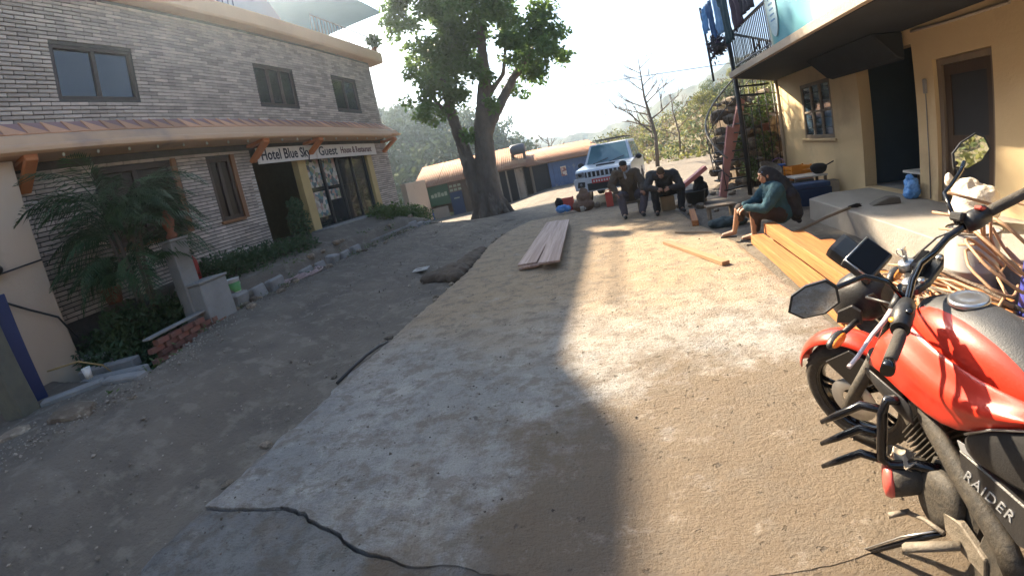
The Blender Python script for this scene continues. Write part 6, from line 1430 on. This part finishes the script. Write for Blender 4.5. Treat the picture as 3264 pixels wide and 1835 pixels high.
# crumbs of mortar, leaves and grit on the concrete
rs = np.random.RandomState(11); gv = MB()
for k in range(480):
    x = rs.uniform(-2.7, 1.5); y = rs.uniform(.6, 9) if rs.rand() < .7 else rs.uniform(.6, 3.5); s = rs.uniform(.003, .011)*(1.7 if rs.rand() < .06 else 1); z = .004
    p = [Vector((x, y, z)) + Vector(d)*s*rs.uniform(.5, 1.5) for d in ((1,0,0),(0,1,0),(-1,0,0),(0,-1,0),(0,0,.55),(0,0,-.6))]
    gv.add(p, [(0,1,4),(1,2,4),(2,3,4),(3,0,4),(1,0,5),(2,1,5),(3,2,5),(0,3,5)])
tag(gv.build('mortar_crumbs', mat('crumb', (.16, .13, .10), (.08, .065, .05), 3, .95, rand=.5, island=True)), 'dark crumbs of mortar and grit scattered over the concrete', 'grit', kind='stuff')

for k in range(60):
    y = rnd.uniform(4.9, 15); s_ = rnd.uniform(.035, .10); x = road_edge(y) - .12 + rnd.gauss(0, .16)
    o = rock((x, y, gz(x, y)+s_*.25), (s_*1.25, s_, s_*.75), 'loose rubble stone along the broken kerb of the hotel garden', rnd.randrange(7), rot=rnd.uniform(0, 6)); o['group'] = 'rubble along the hotel kerb'
rs = np.random.RandomState(15); pts_ = []
for k in range(70):
    y = rs.uniform(2.0, 15.5); x = road_edge(y) - rs.uniform(-.05, .45); z = gz(x, y); n_ = rs.randint(8, 26)
    pts_.append(np.array([x, y, z+.03]) + rs.normal(0, 1, (n_, 3))*np.array([.07, .07, .03]))
tag(link('weeds', leaves_mesh(np.concatenate(pts_), .07, m_leafmid, 'weeds', rs, .3)), 'tufts of green weeds along the edge of the dirt lane', 'weeds', kind='stuff')

bush('creeper_shrub', [(3.9, 12.55, 1.9, .35, .25, .3), (4.3, 12.5, 2.2, .35, .25, .3), (3.4, 12.6, 1.2, .25, .2, .35), (4.2, 12.5, 1.1, .3, .2, .4), (3.7, 12.5, .5, .3, .2, .35)], 'straggling green shrub growing over the rubble wall behind the stair', 1700, .09, m_leafmid, (3.9, 12.5, .1), 9)
potted('balcony_foot_pot', (4.2, 12.35, 1.45), 'pinkish clay pot perched on the rubble wall behind the grille', .12, .2, .16, 90, m_leafmid, .10, seed=7)

for k in range(46):
    y = rnd.uniform(.9, 11.5); s_ = rnd.uniform(.018, .06); x = edgeL(y) - abs(rnd.gauss(.03, .09))
    o = rock((x, y, gz(x, y)+s_*.2), (s_*1.3, s_, s_*.7), 'small broken concrete lump along the left edge of the slab', rnd.randrange(7), rot=rnd.uniform(0, 6)); o['group'] = 'concrete lumps along the slab edge'
# ================================================================ vegetation in the mass, air
def scrub_on(src, name, label, n_clump, per, rad, leaf, mats_, seed, keep, kind_cat):
    rs = np.random.RandomState(seed); me = src.data; nv = len(me.vertices); co = np.empty(nv*3, np.float32); me.vertices.foreach_get('co', co); co = co.reshape(-1, 3)
    az = np.degrees(np.arctan2(co[:, 0], co[:, 1])); ok = np.where(keep(az, co))[0]
    idx = rs.choice(ok, n_clump); jit = rs.normal(0, 1., (n_clump, 3))*rad*1.2; jit[:, 2] = 0
    k = np.array_split(np.arange(n_clump), len(mats_)); perm = rs.permutation(n_clump)
    obs = []
    for q, m in zip(k, mats_):
        c = (co[idx] + jit)[perm[q]]; r_ = rad*rs.uniform(.5, 1.3, len(c))
        d = rs.normal(size=(len(c), per, 3)); d /= np.linalg.norm(d, axis=2)[:, :, None]; d *= (rs.rand(len(c), per)**.45)[:, :, None]
        p = c[:, None, :] + d*r_[:, None, None]*np.array([1, 1, .9]) + np.array([0, 0, .35])*r_[:, None, None]
        o = link(name, leaves_mesh(p.reshape(-1, 3), leaf, m, name, rs, .6)); tag(o, label, kind_cat, kind='stuff'); obs.append(o)
    return obs
m_f1 = mat('far_leaf_a', (.05, .075, .03), (.08, .10, .04), .05, .8, trans=.25); m_f2 = mat('far_leaf_b', (.09, .10, .045), (.12, .11, .06), .05, .8, trans=.25)
scrub_on(bpy.data.objects['forested_hill'], 'far_forest', 'dark green forest covering the hill beyond the sheds', 1700, 34, 1.9, .85, [m_f1], 3, lambda az, co: (az > -36) & (az < -8) & (co[:, 2] > -9), 'forest')
scrub_on(bpy.data.objects['wooded_hillside'], 'hillside_scrub', 'mixed scrub covering the slope right of the jeep', 750, 60, 1.15, .34, [bpy.data.materials['hill_leaf_green'], bpy.data.materials['hill_leaf_dry'], bpy.data.materials['hill_leaf_yellow']], 5, lambda az, co: (az > -4) & (az < 26) & (co[:, 2] > -1.5), 'scrub')
scrub_on(bpy.data.objects['slope_behind'], 'slope_scrub', 'green scrub on the slope behind the viewer', 420, 50, .9, .3, [bpy.data.materials['hill_leaf_green'], bpy.data.materials['hill_leaf_yellow']], 6, lambda az, co: co[:, 2] > -.4, 'scrub')
hz = MB().bb(-900, 900, -320, 900, -75, 150).build('haze', None); tag(hz, kind='stuff')
mh = bpy.data.materials.new('haze_air'); mh.use_nodes = True; N = mh.node_tree.nodes; N.clear(); pv = N.new('ShaderNodeVolumePrincipled'); ou = N.new('ShaderNodeOutputMaterial')
pv.inputs['Color'].default_value = (.66, .82, 1, 1); pv.inputs['Density'].default_value = .0010; pv.inputs['Anisotropy'].default_value = .8
mh.node_tree.links.new(pv.outputs[0], ou.inputs['Volume']); hz.data.materials.append(mh)
bpy.data.scenes.remove(scratch)
